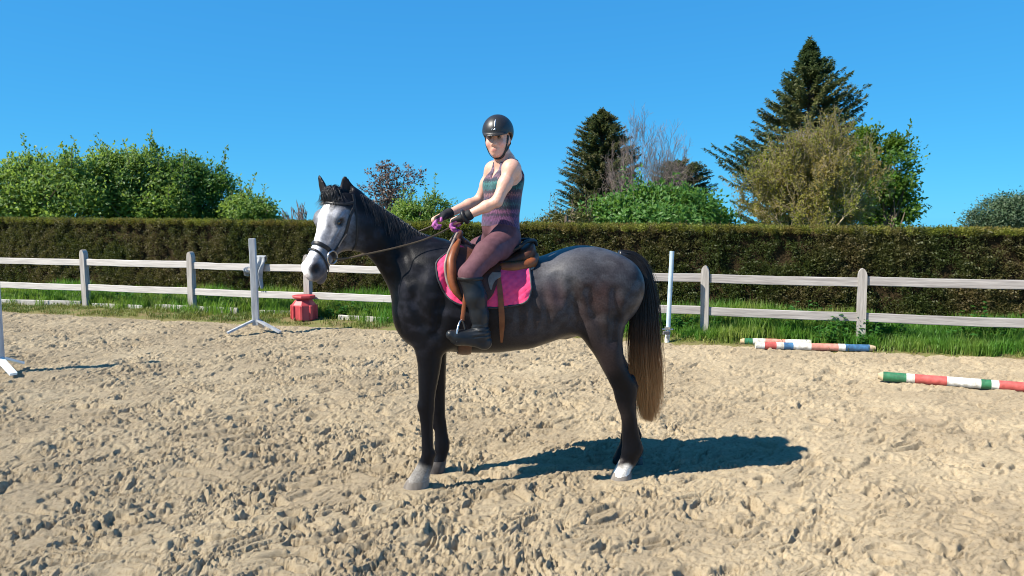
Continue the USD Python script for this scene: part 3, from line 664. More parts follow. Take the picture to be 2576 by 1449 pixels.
# coat colours by place (they belong to the animal, not to the light)
def coat(p):
    s, l, z = p.T
    nz = meshkit.fbm(p * 5.0, 4, 3); dap = meshkit.fbm(p * 19.0, 2, 8); fine = meshkit.fbm(p * 60, 2, 9)
    X = lambda u, v, l=0.25: ph(u, v, l)
    black = np.array([.0045, .0045, .0062]); c = np.tile(black, (len(p), 1))
    sx = lambda u: ph(u, 720, 0.25)[0]
    back = 1 - sstep(sx(1400), sx(1150), s)                        # 0 at the shoulder, 1 behind the saddle
    top = sstep(1.02, 1.45, z)
    body = sstep(0.80, 1.0, z)
    brown = np.array([.046, .034, .033]); grey = np.array([.050, .048, .052]); pale = np.array([.10, .099, .106])
    c = lerp(c, brown * 0.8, np.clip(back * body * (0.45 + 0.9 * (nz - .4) + .5 * (dap - .4)), 0, 1)); c = lerp(c, np.array([.022, .022, .030]), np.clip((1 - back) * body * sstep(.45, .7, dap) * .45, 0, 1))
    g = back * sstep(.92, 1.40, z + 0.25 * (nz - .5)) * (0.12 + 1.35 * sstep(.38, .62, dap))
    c = lerp(c, grey, np.clip(g * 0.8, 0, 1))
    def blob(u, v, r, col, amt, l=0.28):
        nonlocal c
        q = X(u, v, l); d = np.hypot((s - q[0]), (z - q[2])) / r + 1.2 * (nz - .5)
        c = lerp(c, col, np.clip((1 - sstep(.0, 1.35, d)) * amt * (l > 0), 0, 1))
    blob(1408, 690, .15, pale, .75); blob(1440, 640, .17, np.array([.062, .061, .066]), .6); blob(1380, 720, .10, grey, .6); blob(1560, 690, .16, np.array([.036, .036, .043]), .7)
    blob(1500, 745, .14, np.array([.058, .030, .027]), .7); blob(1395, 752, .10, np.array([.075, .04, .038]), .7); blob(1330, 800, .2, np.array([.05, .038, .037]), .7)
    blob(1500, 650, .14, np.array([.062, .061, .066]), .6); blob(1470, 790, .12, np.array([.055, .04, .04]), .7); blob(1530, 900, .12, np.array([.04, .028, .028]), .7); blob(1565, 1060, .1, np.array([.035, .027, .025]), .6)
    # white socks on the near legs
    fh = (l > 0.02) & (s > 0); hh = (l > 0.02) & (s < 0)
    nn = 0.13 * (meshkit.fbm(p * 14, 3, 33) - .5)
    k = 1 - sstep(.085, .17, z + nn - 0.25 * (s - ph(1060, 1170, .14)[0])); c = np.where(fh[:, None] & (z < .3)[:, None], lerp(c, np.array([.27, .25, .225]), k * (0.6 + 0.8 * (dap - .3))), c)
    k = (1 - sstep(.085, .135, z + nn)) * sstep(-.03, .02, s - ph(1574, 1165, .15)[0] + .02); c = np.where(hh[:, None] & (z < .3)[:, None], lerp(c, np.array([.70, .66, .60]), k), c)
    k = (1 - sstep(.06, .16, z + nn)); c = np.where(hh[:, None] & (z < .3)[:, None], lerp(c, np.array([.20, .14, .10]), k * .25 * (c.mean(1) < .2)), c)
    # head
    d = p - HA0; a = d @ ea / HLEN; f = d @ ef; q = d @ el
    onhead = sstep(-.02, .10, a) * sstep(-.235, -.17, f) * (1 - sstep(.115, .165, np.abs(q)))
    wob = 0.035 * (meshkit.fbm(p * 16, 3, 12) - .5)
    face = sstep(.12, .22, a + wob * 2) * onhead
    jaw = (1 - sstep(-.085, -.02, f + wob * 1.5))
    side = lerp(np.array([.19, .195, .22]), np.array([.034, .031, .033]), np.clip(jaw * (1 - sstep(.55, .75, a)) + 1 - sstep(.14, .23, a), 0, 1))
    side = lerp(side, np.array([.075, .078, .09]), sstep(.45, .6, meshkit.fbm(p * 26, 2, 14)) * .6)
    c = lerp(c, side, face)
    blaze = (1 - sstep(.022, .060, np.abs(q + .012) + wob * 1.6)) * sstep(-.01, .03, f) * sstep(.15, .22, a + wob)
    snip = sstep(.62, .78, a + wob) * sstep(-.03, .02, f + wob * 1.3) * (1 - sstep(.03, .055, np.abs(q + .006) + wob))
    c = lerp(c, np.array([.74, .73, .73]), np.clip(blaze + snip * .8, 0, 1) * onhead)
    stripe = np.exp(-((np.abs(q) - .064) / .012) ** 2) * sstep(.26, .4, a) * (1 - sstep(.6, .74, a)); c = lerp(c, np.array([.10, .10, .115]), np.clip(stripe * .75, 0, 1) * onhead)
    musz = sstep(.80, .90, a + wob) * np.clip(sstep(.018, .045, np.abs(q) - .35 * f + wob) + 1 - sstep(-.05, -.01, f), 0, 1); c = lerp(c, np.array([.055, .047, .05]), musz * onhead * .85)
    def hspot(a0, f0, l0, r, col, amt):
        nonlocal c
        k = 1 - sstep(r * .5, r, np.linalg.norm(p - hd(a0, f0, l0), axis=1)); c = lerp(c, col, k * amt)
    for sg in (1, -1):
        hspot(.355, .016, sg * .104, .042, np.array([.03, .028, .03]), .9); hspot(.925, .010, sg * .056, .040, np.array([.015, .012, .012]), .95)
    hspot(1.02, .0, 0, .04, np.array([.50, .40, .38]), .5)
    ears = (z > ph(860, 480, .1)[2]) & (s > ph(895, 480, .1)[0]); c = np.where(ears[:, None], np.array([.016, .014, .015]), c)
    return np.clip(c * (0.85 + 0.3 * fine)[:, None], 0, 1)

off_h = (0.0, 0.0, 0.0)
horse = Thing('horse', 'dark grey horse with white face standing saddled on the sand', 'horse', HO, HROT)
horse.part('body', (horse_v, horse_f), M_coat, True, coat(horse_v))
for sg in (1, -1):
    B = np.stack([ea, ef, el], 1); e = trimesh.creation.icosphere(3, 1.0); q = np.array(e.vertices) * [.021, .017, .014]
    horse.part('eye', (hd(.355, .018, sg * .092) + q @ B.T, np.array(e.faces)), M_eye, True)
# hooves
def hoof(rows, L, name, mat, s=0.0):
    """rows: (row, left, right) of the wall from coronet to ground"""
    ring = []
    g = np.linspace(0, 2 * np.pi, 22, endpoint=False)
    for v, a, b, w in rows:
        P, Q = ph(a, v, L), ph(b, v, L); cx, rx = (P[0] + Q[0]) / 2 + s, abs(P[0] - Q[0]) / 2
        ring.append(np.stack([cx + rx * np.cos(g), L + w * np.sin(g) * (1 + 0.0 * g), np.full(22, max((P[2] + Q[2]) / 2, -0.03))], 1))
    v = np.vstack(ring + [ring[0].mean(0)[None], ring[-1].mean(0)[None]]); n = 22; m = len(ring); f = []
    for i in range(m - 1):
        for j in range(n):
            a, b = i * n + j, i * n + (j + 1) % n; f += [[a, b, b + n], [a, b + n, a + n]]
    for j in range(n): f += [[m * n, (j + 1) % n, j], [m * n + 1, (m - 1) * n + j, (m - 1) * n + (j + 1) % n]]
    f = np.array(f); horse.part(name, (v, f[:, ::-1] if True else f), mat, 40)
hoof([(1204, 1025, 1080, .050), (1210, 1021, 1081, .058), (1226, 1013, 1078, .066), (1242, 1008, 1074, .070), (1254, 1006, 1073, .07)], .14, 'hoof', M_hoof)
hoof([(1186, 1541, 1588, .050), (1194, 1538, 1588, .057), (1204, 1534, 1589, .064), (1222, 1530, 1590, .066)], .15, 'hoof', M_hoof)
hoof([(1158, 1085, 1122, .046), (1166, 1080, 1122, .055), (1180, 1075, 1120, .062), (1196, 1071, 1119, .062)], -.14, 'hoof', M_hoofd)
hoof([(1152, 1541, 1586, .050), (1160, 1537, 1587, .057), (1172, 1534, 1588, .064), (1186, 1530, 1589, .066)], -.15, 'hoof', M_hoofd, -.085)

# hair: tail, mane, forelock
def strands(path, curves, width, mat, thing, label=None):
    n = [len(c) for c in curves]; P = np.vstack(curves) - thing.off
    b = UsdGeom.BasisCurves.Define(stage, numbered(thing.path, path)); b.CreateTypeAttr('linear')
    b.CreateCurveVertexCountsAttr(Vt.IntArray.FromNumpy(np.array(n, np.int32))); b.CreatePointsAttr(Vt.Vec3fArray.FromNumpy(P.astype(np.float32)))
    w = np.concatenate([width * (1 - 0.75 * np.linspace(0, 1, k) ** 3) for k in n]); b.CreateWidthsAttr(Vt.FloatArray.FromNumpy(w.astype(np.float32))); b.SetWidthsInterpolation('vertex')
    UsdShade.MaterialBindingAPI.Apply(b.GetPrim()).Bind(mat); return b
hr = np.random.default_rng(21)
# tail: middle line and half width of its outline
TL = [((1556, 641), 12), ((1578, 645), 15), ((1602, 665), 20), ((1615, 700), 23), ((1621, 760), 28), ((1622, 830), 31), ((1624, 900), 33), ((1629, 965), 27), ((1631, 1015), 20), ((1632, 1050), 9)]
tp = np.array([ph(*a[0], 0.0) for a in TL]); tw = np.array([a[1] * .00262 for a in TL]); tt = np.linspace(0, 1, len(TL))
ti = [PchipInterpolator(tt, tp[:, k]) for k in range(3)]; twi = PchipInterpolator(tt, tw)
tailthing = Thing.__new__(Thing); tailthing.path = horse.path; tailthing.off = np.zeros(3)
tx = UsdGeom.Xform.Define(stage, horse.path + '/tail'); TAIL0 = tp[0]; tx.AddTranslateOp().Set(Gf.Vec3d(*map(float, TAIL0)))
tailthing.path = horse.path + '/tail'; tailthing.off = TAIL0
q = np.linspace(0, .62, 26); cl = np.stack([f(q) for f in ti], 1)
put(tailthing.path + '/dock', tube(cl, twi(q) * np.interp(q, [0, .2, .62], [.95, .75, .25]), 14), M_hair, True, off=TAIL0)
cs = []
for i in range(6000):
    e = min(1.04, hr.uniform(.62, 1.06) if hr.random() < .75 else hr.uniform(.5, .9)); st = hr.uniform(0, .34) if hr.random() < .75 else 0.0
    q = np.linspace(st, e, 22); c = np.stack([f(q) for f in ti], 1); rr = math.sqrt(hr.random()) * (1 if st < .05 else 1); an = hr.uniform(0, 2 * np.pi)
    w = twi(q); fl = hr.normal(0, .0065, 2); wv = (hr.normal(0, .006), hr.uniform(3, 8), hr.uniform(0, 6))
    tg = np.gradient(c, axis=0); tg /= np.linalg.norm(tg, axis=1, keepdims=True); sd = np.array([0, 1.0, 0]); up = np.cross(tg, sd)
    g = np.linspace(0, 1, 22)
    c = c + up * (w * rr * math.cos(an) + fl[0] * g * 4 + wv[0] * np.sin(g * wv[1] + wv[2]) * g)[:, None] + sd * (w * rr * .8 * math.sin(an) + fl[1] * g * 4)[:, None]
    cs.append(c)
strands('hair', cs, .0023, M_tail, tailthing)
# mane: along the crest, falling mostly to the far side with locks on the near side
cs = []
crest = [(884, 474), (905, 484), (950, 513), (1000, 545), (1050, 579), (1098, 604)]; ck = np.linspace(0, 1, 6); cl_ = [.085, .085, .06, .03, .01, 0]
for i in range(4600):
    f = hr.random(); u, v, l = np.interp(f, ck, [c[0] for c in crest]), np.interp(f, ck, [c[1] for c in crest]), np.interp(f, ck, cl_)
    p0 = ph(u, v + 4, l); near = hr.random() < .6; sg = 1 if near else -1; L = hr.uniform(.06, .15) if near else hr.uniform(.1, .2)
    lock = math.sin(f * 41) * .5 + .5
    L *= .65 + .5 * lock * hr.uniform(.3, 1); g = np.linspace(0, 1, 8); w = np.interp(f, [0, 1], [.06, .10]); hop = hr.uniform(.0, .012)
    y = sg * (w * np.sqrt(np.clip(g * L / .16, 0, 1)) + .012) * hr.uniform(.9, 1.1)
    c = p0 + np.stack([-g * L * .16 + hr.normal(0, .016) * g + (lock - .5) * .01 * g, y, hop * np.sin(np.pi * np.minimum(g * 2.2, 1)) - L * g ** 1.5], 1)
    c[:, 1] += 0
    cs.append(c)
MAN0 = ph(950, 513, .06)
strands('mane', cs, .0022, M_hair, horse)
cs = []
for i in range(900):
    p0 = hd(hr.uniform(-.04, .05), .055 + hr.uniform(-.01, .02), hr.uniform(-.05, .05)); g = np.linspace(0, 1, 9); L = hr.uniform(.05, .125)
    q = p0[None] + g[:, None] * L * ea + ((.016 + .02 * hr.random()) * np.sin(np.pi * np.minimum(g * 1.2 + .15, 1)) + .012)[:, None] * ef + (hr.normal(-.008, .03) * g)[:, None] * el
    cs.append(q)
strands('forelock', cs, .0022, M_hair, horse)
# ---------------------------------------------------------------- saddle cloth, saddle, bridle
CAMH = to_h(np.array([0, 0, EYE]))
def on_horse(u, v, off=0.0, F=None):
    """where the line of sight through (u, v) meets the horse (off metres above its coat)"""
    F = F or hf; d = ph(u, v, 0.0) - CAMH; d /= np.linalg.norm(d)
    p = ph(u, v, 0.55)
    return F.march(p[None], d[None], off, 120)[0]
def smoothline(pts, n):
    p = np.array(pts, float); t = np.concatenate([[0], np.cumsum(np.linalg.norm(np.diff(p, axis=0), axis=1))]); q = np.linspace(0, t[-1], n)
    return np.stack([PchipInterpolator(t, p[:, k])(q) for k in range(p.shape[1])], 1)
def ribbon(pts, nrm, w, th):
    return tube(pts, w / 2, 10, flat=th / w, ref=nrm)
def strap_on(px, w, th=.006, off=.004, n=30):
    q = smoothline(px, n); p = np.array([on_horse(a, b, off) for a, b in q]); p = p[p[:, 1] > -.25]; return ribbon(p, hf.normal(p), w, th)
def shell(P, th, nrm=None):
    """closed plate from an (n, m, 3) grid of its outer face"""
    n, m = P.shape[:2]
    if nrm is None:
        nrm = np.cross(np.gradient(P, axis=0), np.gradient(P, axis=1)); nrm /= np.linalg.norm(nrm, axis=-1, keepdims=True) + 1e-9
    I = P - nrm * th; v = np.vstack([P.reshape(-1, 3), I.reshape(-1, 3)]); f = grid_faces(n, m); k = n * m
    i = np.concatenate([np.arange(m), np.arange(1, n) * m + m - 1, (n - 1) * m + np.arange(m - 2, -1, -1), np.arange(n - 2, 0, -1) * m]); j = np.roll(i, -1)
    side = np.vstack([np.stack([i, j, j + k], 1), np.stack([i, j + k, i + k], 1)])
    return v, np.vstack([f, f[:, ::-1] + k, side])
def drape(rows, l, off, n=26, m=22, sg=1, mask=None):
    """rows (row, left, right) on the near flank, laid over the horse at a height off"""
    R = smoothline(np.array(rows, float), n); P = np.zeros((n, m, 3))
    for i, (v, a, b) in enumerate(R):
        for j, f in enumerate(np.linspace(0, 1, m)): P[i, j] = ph(a + (b - a) * f, v, l)
    P[..., 1] = 0.62; P = hf.march(P.reshape(-1, 3), np.array([[0, -1.0, 0]]), off, 90).reshape(n, m, 3); P[..., 1] = np.maximum(P[..., 1], np.interp(P[..., 2], [1.30, 1.62], [.20, .07]))
    if sg < 0: P = P * [1, -1, 1]
    return P
PLN = .285
bu = [1098, 1101, 1107, 1116, 1130, 1148, 1165, 1200, 1239, 1280, 1308, 1322, 1331, 1336]
bv = [672, 697, 714, 733, 751, 763, 768, 771.5, 772.5, 768, 764, 757, 745, 726]
botz = PchipInterpolator(bu, bv)
ns_, mz_ = 90, 180
pad = np.zeros((ns_, mz_, 3)); qu = np.concatenate([np.linspace(1098, 1120, 20)[:-1], np.linspace(1120, 1318, 52)[:-1], np.linspace(1318, 1336, 20)])
for i, u in enumerate(qu):
    B = ph(u, float(botz(u)), PLN); s = B[0]; zc = float(MIDZ(s)) if True else 0; ph_ = np.linspace(-1.1, np.pi / 2, 160)
    c0 = np.array([s, 0, max(zc, 1.15)])
    d = np.stack([0 * ph_, np.cos(ph_), np.sin(ph_)], 1); p = hf.march(c0 + d * 0.62, -d, .012, 80)
    k = max(int(np.argmax(p[:, 2] >= B[2])), 1); f = (B[2] - p[k - 1, 2]) / (p[k, 2] - p[k - 1, 2] + 1e-9); p = np.vstack([p[k - 1] + (p[k] - p[k - 1]) * np.clip(f, 0, 1), p[k:]])
    L = np.concatenate([[0], np.cumsum(np.linalg.norm(np.diff(p, axis=0), axis=1))]); q = np.linspace(0, L[-1], mz_ // 2)
    half = np.stack([np.interp(q, L, p[:, k2]) for k2 in range(3)], 1)
    pad[i] = np.vstack([half, (half * [1, -1, 1])[::-1]])
# front edge leans back towards the withers
w_ = (1 - np.linspace(0, 1, ns_))[:, None] ** 1.5; pad[..., 0] -= w_ * sstep(ph(1098, 668, PLN)[2], ph(1098, 600, PLN)[2], pad[..., 2]) * .17
nr_ = np.cross(np.gradient(pad, axis=0), np.gradient(pad, axis=1)); nr_ /= np.linalg.norm(nr_, axis=-1, keepdims=True)
if (nr_[:, :40, 1]).mean() < 0: nr_ = -nr_
arc = np.cumsum(np.linalg.norm(np.diff(pad, axis=1, prepend=pad[:, :1]), axis=-1), axis=1)
dg = 2 * np.pi / .040; x1, x2 = pad[..., 0] * .75 + pad[..., 2], pad[..., 0] * .75 - pad[..., 2]
quilt = .0026 * (np.sqrt(np.abs(np.sin(x1 * dg / 2))) * np.sqrt(np.abs(np.sin(x2 * dg / 2))))
pad = pad + nr_ * (quilt + .002)[..., None]
cloth = Thing('saddle_cloth', 'bright pink quilted saddle cloth with dark binding under the saddle', 'saddle cloth', HO, HROT, off=(pad[ns_ // 2].mean(0)))
_st = PchipInterpolator([ph(u, 600)[0] for u in (1350, 1330, 1300, 1250, 1210, 1170, 1140)], [ph(1250, v)[2] for v in (624, 640, 652, 655, 646, 622, 606)]); pad[..., 2] = np.minimum(pad[..., 2], _st(np.clip(pad[..., 0], ph(1345, 600)[0], ph(1145, 600)[0])) + (pad[..., 0] > ph(1140, 600)[0]) * .0)
pv, pf = shell(pad, .010, nr_)
cloth.part('quilted_cloth', (pv, pf), M_pink, 60)
rim = np.vstack([pad[:, 0], pad[-1, 1:], pad[::-1, -1][1:], pad[0, ::-1][1:]]) - 0
rn = np.vstack([nr_[:, 0], nr_[-1, 1:], nr_[::-1, -1][1:], nr_[0, ::-1][1:]])
cloth.part('binding', tube(rim - rn * .004, .0075, 8), M_binding, 60)

SADC = ph(1240, 640, 0)
saddle = Thing('saddle', 'brown leather saddle with dark seat on the pink cloth', 'saddle', HO, HROT, off=SADC)
sf_ = Field(ph(1350, 690, 0) - [0, .3, 0], ph(1130, 570, 0) + [0, .3, 0], .008)
rows = [(1345, 622, 648, .06), (1338, 608, 655, .145), (1328, 606, 662, .175), (1310, 618, 668, .185), (1285, 632, 672, .18), (1250, 642, 672, .16), (1215, 632, 668, .135), (1190, 616, 664, .12), (1172, 600, 660, .105), (1158, 590, 650, .085), (1148, 590, 640, .05)]
t, c2, r2, r1 = [], [], [], []
for u, a, b, w in rows:
    T, B = ph(u, a), ph(u, b); t.append(T[0]); c2.append((T[2] + B[2]) / 2); r2.append((T[2] - B[2]) / 2); r1.append(w)
sf_.loft((0, 0, 0), np.eye(3), t, 0, r1, c2, r2, k=.02, n=2.6)
saddle.part('seat', sf_.mesh(2), M_brown, True)
flap_rows = [(618, 1146, 1200), (632, 1136, 1240), (648, 1127, 1262), (672, 1121, 1264), (700, 1124, 1254), (724, 1134, 1246), (744, 1146, 1236), (758, 1160, 1222), (767, 1176, 1204)]
FP = drape(flap_rows, .30, .030)
for sg in (1, -1):
    P = FP * [1, sg, 1]; N = np.cross(np.gradient(P, axis=0), np.gradient(P, axis=1)); N /= np.linalg.norm(N, axis=-1, keepdims=True) + 1e-9; N *= np.sign(N[12, 11, 1]) * sg
    v, f = shell(P, .008, N); saddle.part('flap', (v, f), M_brown, 50)
    kr = smoothline([(1160, 606), (1146, 630), (1136, 664), (1137, 700), (1148, 734), (1160, 750)], 26)
    c = np.array([np.r_[ph(a, b, .3)[[0]], .62, ph(a, b, .3)[2]] for a, b in kr]); c = hf.march(c, np.array([[0, -1.0, 0]]), .042, 90); c[:, 1] = np.maximum(c[:, 1], np.interp(c[:, 2], [1.30, 1.62], [.20, .085])); c = c * [1, sg, 1]
    saddle.part('knee_roll', tube(c, np.interp(np.linspace(0, 1, 26), [0, .15, .5, .85, 1], [.012, .026, .03, .026, .010]), 12), M_tan, 60)
    e = np.array([np.r_[ph(a, b, .3)[[0]], .62, ph(a, b, .3)[2]] for a, b in smoothline([(1156, 588), (1140, 616), (1126, 645), (1120, 672), (1124, 704), (1136, 730)], 24)])
    e = hf.march(e, np.array([[0, -1.0, 0]]), .036, 90); e[:, 1] = np.maximum(e[:, 1], np.interp(e[:, 2], [1.30, 1.62, 1.68], [.20, .085, .03])); e = e * [1, sg, 1]; saddle.part('front_edge', tube(e, .0085, 8), M_greyl, 60)
    pn = np.array([ph(a, b, .0) for a, b in smoothline([(1232, 668), (1270, 668), (1305, 664), (1330, 656), (1344, 640)], 16)]); pn[:, 1] = sg * np.interp(np.linspace(0, 1, 16), [0, .4, .8, 1], [.20, .205, .17, .08])
    saddle.part('panel', tube(pn, np.interp(np.linspace(0, 1, 16), [0, .2, .8, 1], [.02, .034, .036, .02]), 12), M_tan, 60)
    tr = pn + [0, sg * .028, -.034]; saddle.part('panel_edge', tube(tr, .008, 8), M_greyl, 60)
    ct = np.array([ph(a, b, 0) for a, b in smoothline([(1262, 634), (1295, 620), (1320, 605), (1338, 604), (1346, 616)], 14)]); ct[:, 1] = sg * np.interp(np.linspace(0, 1, 14), [0, .5, 1], [.165, .175, .05])
    saddle.part('cantle_edge', tube(ct, .013, 8), M_blackl, 60)
# pommel head arched over the withers
ar = np.array([np.r_[ph(a, b, 0)[0], l, ph(a, b, 0)[2]] for a, b, l in [(1140, 622, .15), (1150, 600, .085), (1157, 588, .03), (1158, 586, 0), (1157, 588, -.03), (1150, 600, -.085), (1140, 622, -.15)]])
saddle.part('pommel', tube(smoothline(ar, 24), np.full(24, .02), 10), M_brown, 60)
# girth under the chest
gu = ph(1172, 780, .28)[0]; an = np.linspace(-.25, -np.pi + .25, 60); d = np.stack([0 * an, np.cos(an), np.sin(an)], 1)
gp = hf.march(np.array([gu, 0, 1.1]) + d * .6, -d, .008, 80); saddle.part('girth', ribbon(gp, hf.normal(gp), .085, .014), M_brown, 60)
def flank_strap(rows, off, m=5, th=.005):
    P = drape(rows, .31, off, 24, m); N = np.cross(np.gradient(P, axis=0), np.gradient(P, axis=1)); N /= np.linalg.norm(N, axis=-1, keepdims=True); N *= np.sign(N[12, 2, 1]); return shell(P, th, N)
saddle.part('billet_strap', flank_strap([(690, 1248, 1260), (730, 1251, 1264), (770, 1253, 1267), (810, 1255, 1269), (845, 1258, 1267), (864, 1261, 1266)], .024), M_tan, 50)
saddle.part('strap_keeper', flank_strap([(686, 1240, 1262), (694, 1232, 1262), (704, 1228, 1248), (716, 1230, 1240), (728, 1233, 1237)], .034, th=.008), M_greyl, 50)
# stirrups: leather and iron on each side
for sg in (1, -1):
    a, b = ph(1176, 700, .335), ph(1163, 806, .36); q = np.linspace(0, 1, 10)[:, None]; c = (a + (b - a) * q) * [1, sg, 1]
    saddle.part('stirrup_leather', ribbon(c, np.tile([0, 1.0, .1], (10, 1)), .026, .008), M_tan, 50)
    c0 = ph(1160, 806, .365); ax = np.array([.52, .85, 0]) ; arch = []
    for x, z in [(0, 0), (.018, -.006), (.042, -.035), (.056, -.075), (.062, -.112), (0, -.116), (-.062, -.112), (-.056, -.075), (-.042, -.035), (-.018, -.006), (0, 0)]: arch.append((c0 + ax * x + [0, 0, z]) * [1, sg, 1])
    p_ = saddle.part('stirrup_iron', tube(np.array(arch), np.array([.006, .006, .0065, .007, .009, .011, .009, .007, .0065, .006, .006]), 8), M_steel, 50)

BRC = HA0.copy()
bridle = Thing('bridle', 'black leather bridle with noseband and reins on the horse head', 'bridle', HO, HROT, off=BRC)
def head_loop(fn, w, name, mat, n=56, arc=(0, 2 * np.pi), off=.004, th=.006):
    g = np.linspace(arc[0], arc[1], n); a = fn(g); cf = np.interp(a, HS[:, 0], (HS[:, 1] + HS[:, 2]) / 2)
    d = np.cos(g)[:, None] * ef + np.sin(g)[:, None] * el; c = HA0 + (a * HLEN)[:, None] * ea + cf[:, None] * ef
    p = hf.march(c + d * .26, -d, off, 80); bridle.part(name, ribbon(p, hf.normal(p), w, th), mat, 60)
head_loop(lambda g: .675 - .025 * np.cos(g), .026, 'noseband', M_blackl)
head_loop(lambda g: .80 - .07 * np.cos(g) * -1 * -1, .014, 'flash_strap', M_blackl, off=.006)
bridle.part('browband', strap_on([(890, 508), (868, 513), (842, 511), (820, 509), (803, 511)], .016), M_blackl, 60)
bridle.part('cheekpiece', strap_on([(888, 488), (892, 512), (881, 545), (869, 588), (852, 618), (838, 636)], .018), M_blackl, 60)
bridle.part('throat_strap', strap_on([(890, 505), (897, 540), (899, 580), (896, 612), (884, 634)], .012), M_blackl, 60)
bridle.part('cheek_buckle', strap_on([(872, 588), (860, 606), (851, 622)], .009, .009, .007, 8), M_greyl, 60)
bit = on_horse(836, 648, .012); nb = hf.normal(bit[None])[0]; x_ = np.cross(nb, [0, 0, 1.0]); x_ /= np.linalg.norm(x_); y_ = np.cross(nb, x_)
g = np.linspace(0, 2 * np.pi, 33); bridle.part('bit_ring', tube(bit + .041 * (np.cos(g)[:, None] * x_ + np.sin(g)[:, None] * y_), .0055, 8), M_steel, 60)
bit2 = hd(.80, -.09, -.075); g = np.linspace(0, 2 * np.pi, 33); bridle.part('bit_ring', tube(bit2 + .041 * (np.cos(g)[:, None] * ea + np.sin(g)[:, None] * ef), .0055, 8), M_steel, 60)
# ---------------------------------------------------------------- the rider
glo, ghi = ph(1345, 900, 0), ph(1065, 280, 0)
LO, HI = np.array([glo[0], -.52, glo[2] - .02]), np.array([ghi[0], .56, ghi[2] + .05])
RH = .0085
FT, FA, FL_ = Field(LO, HI, RH), Field(LO, HI, RH), Field(LO, HI, RH)      # trunk; head, neck and arms; legs
PSI = math.radians(22); tn, tt2 = np.array([math.cos(PSI), math.sin(PSI), 0]), np.array([-math.sin(PSI), math.cos(PSI), 0])
rows = [(622, 1226, 1304, .150), (605, 1224, 1303, .165), (588, 1217, 1305, .168), (570, 1213, 1304, .160), (545, 1214, 1305, .144), (515, 1217, 1309, .136), (488, 1219, 1312, .140), (462, 1223, 1316, .150), (440, 1231, 1315, .152), (425, 1240, 1308, .135), (413, 1248, 1298, .095), (404, 1253, 1290, .060), (392, 1254, 1284, .05)]
t, c1, r1, c2, r2 = [], [], [], [], []
for v, a, b, w in rows:
    a, b, w = a + 6, b - 6, w * .95; P, Q = ph(a, v, .02), ph(b, v, .0); c = (P + Q) / 2; e = abs(P[0] - Q[0]) / 2
    d = math.sqrt(max(e * e - (w * math.sin(PSI)) ** 2, .04 ** 2)) / math.cos(PSI)
    t.append(c[2]); c1.append(c[0] * tn[0] + 0); r1.append(d); r2.append(w); c2.append(c[0] * tt2[0])
t, c1, r1, c2, r2 = map(np.array, (t, c1, r1, c2, r2)); o = np.argsort(t)
TB = np.stack([[0, 0, 1.0], tn, tt2], 1)
FT.loft((0, 0, 0), TB, t[o], c1[o], r1[o], c2[o], r2[o], k=.03, n=2.3)
cz = lambda v: np.array([np.interp(ph(1260, v)[2], t[o], c1[o]), np.interp(ph(1260, v)[2], t[o], c2[o])])
def trunk(v, n, w):
    a, b = cz(v); z = ph(1260, v)[2]; return (a + n) * tn + (b + w) * tt2 + np.array([0, 0, z])
for sg in (1, -1): FT.ball(trunk(464, .048, sg * .068), (.056, .060, .056), .04, B=np.stack([tn, tt2, [0, 0, 1.0]], 1))
shN, shF = ph(1287, 426, .155), ph(1241, 429, -.150)
elN, elF = ph(1250, 507, .225), ph(1206, 503, -.205)
wrN, wrF = ph(1168, 546, .165), ph(1120, 541, -.085)
knN, knF = ph(1141, 557, .135), ph(1093, 554, -.045)
for S, E_, W, K in ((shN, elN, wrN, knN), (shF, elF, wrF, knF)):
    FA.ball(S, (.058, .056, .060), .04)
    m = S * .55 + E_ * .45
    FA.chain([S, m, E_], [.047, .042, .034], .03)
    m2 = E_ * .68 + W * .32
    FA.chain([E_, m2, W], [.034, .0355, .0245], .02)
    FA.chain([W, K], [.026, .024], .02)
# neck and shoulders' slope
FA.chain([ph(1274, 416, .0), ph(1264, 392, .012), ph(1258, 374, .02)], [.060, .052, .052], .03)
FA.cone(ph(1276, 414, .0), shN * .85 + ph(1274, 416, 0) * .15, .050, .040, .05); FA.cone(ph(1272, 414, 0), shF * .85 + ph(1272, 416, 0) * .15, .048, .040, .05)
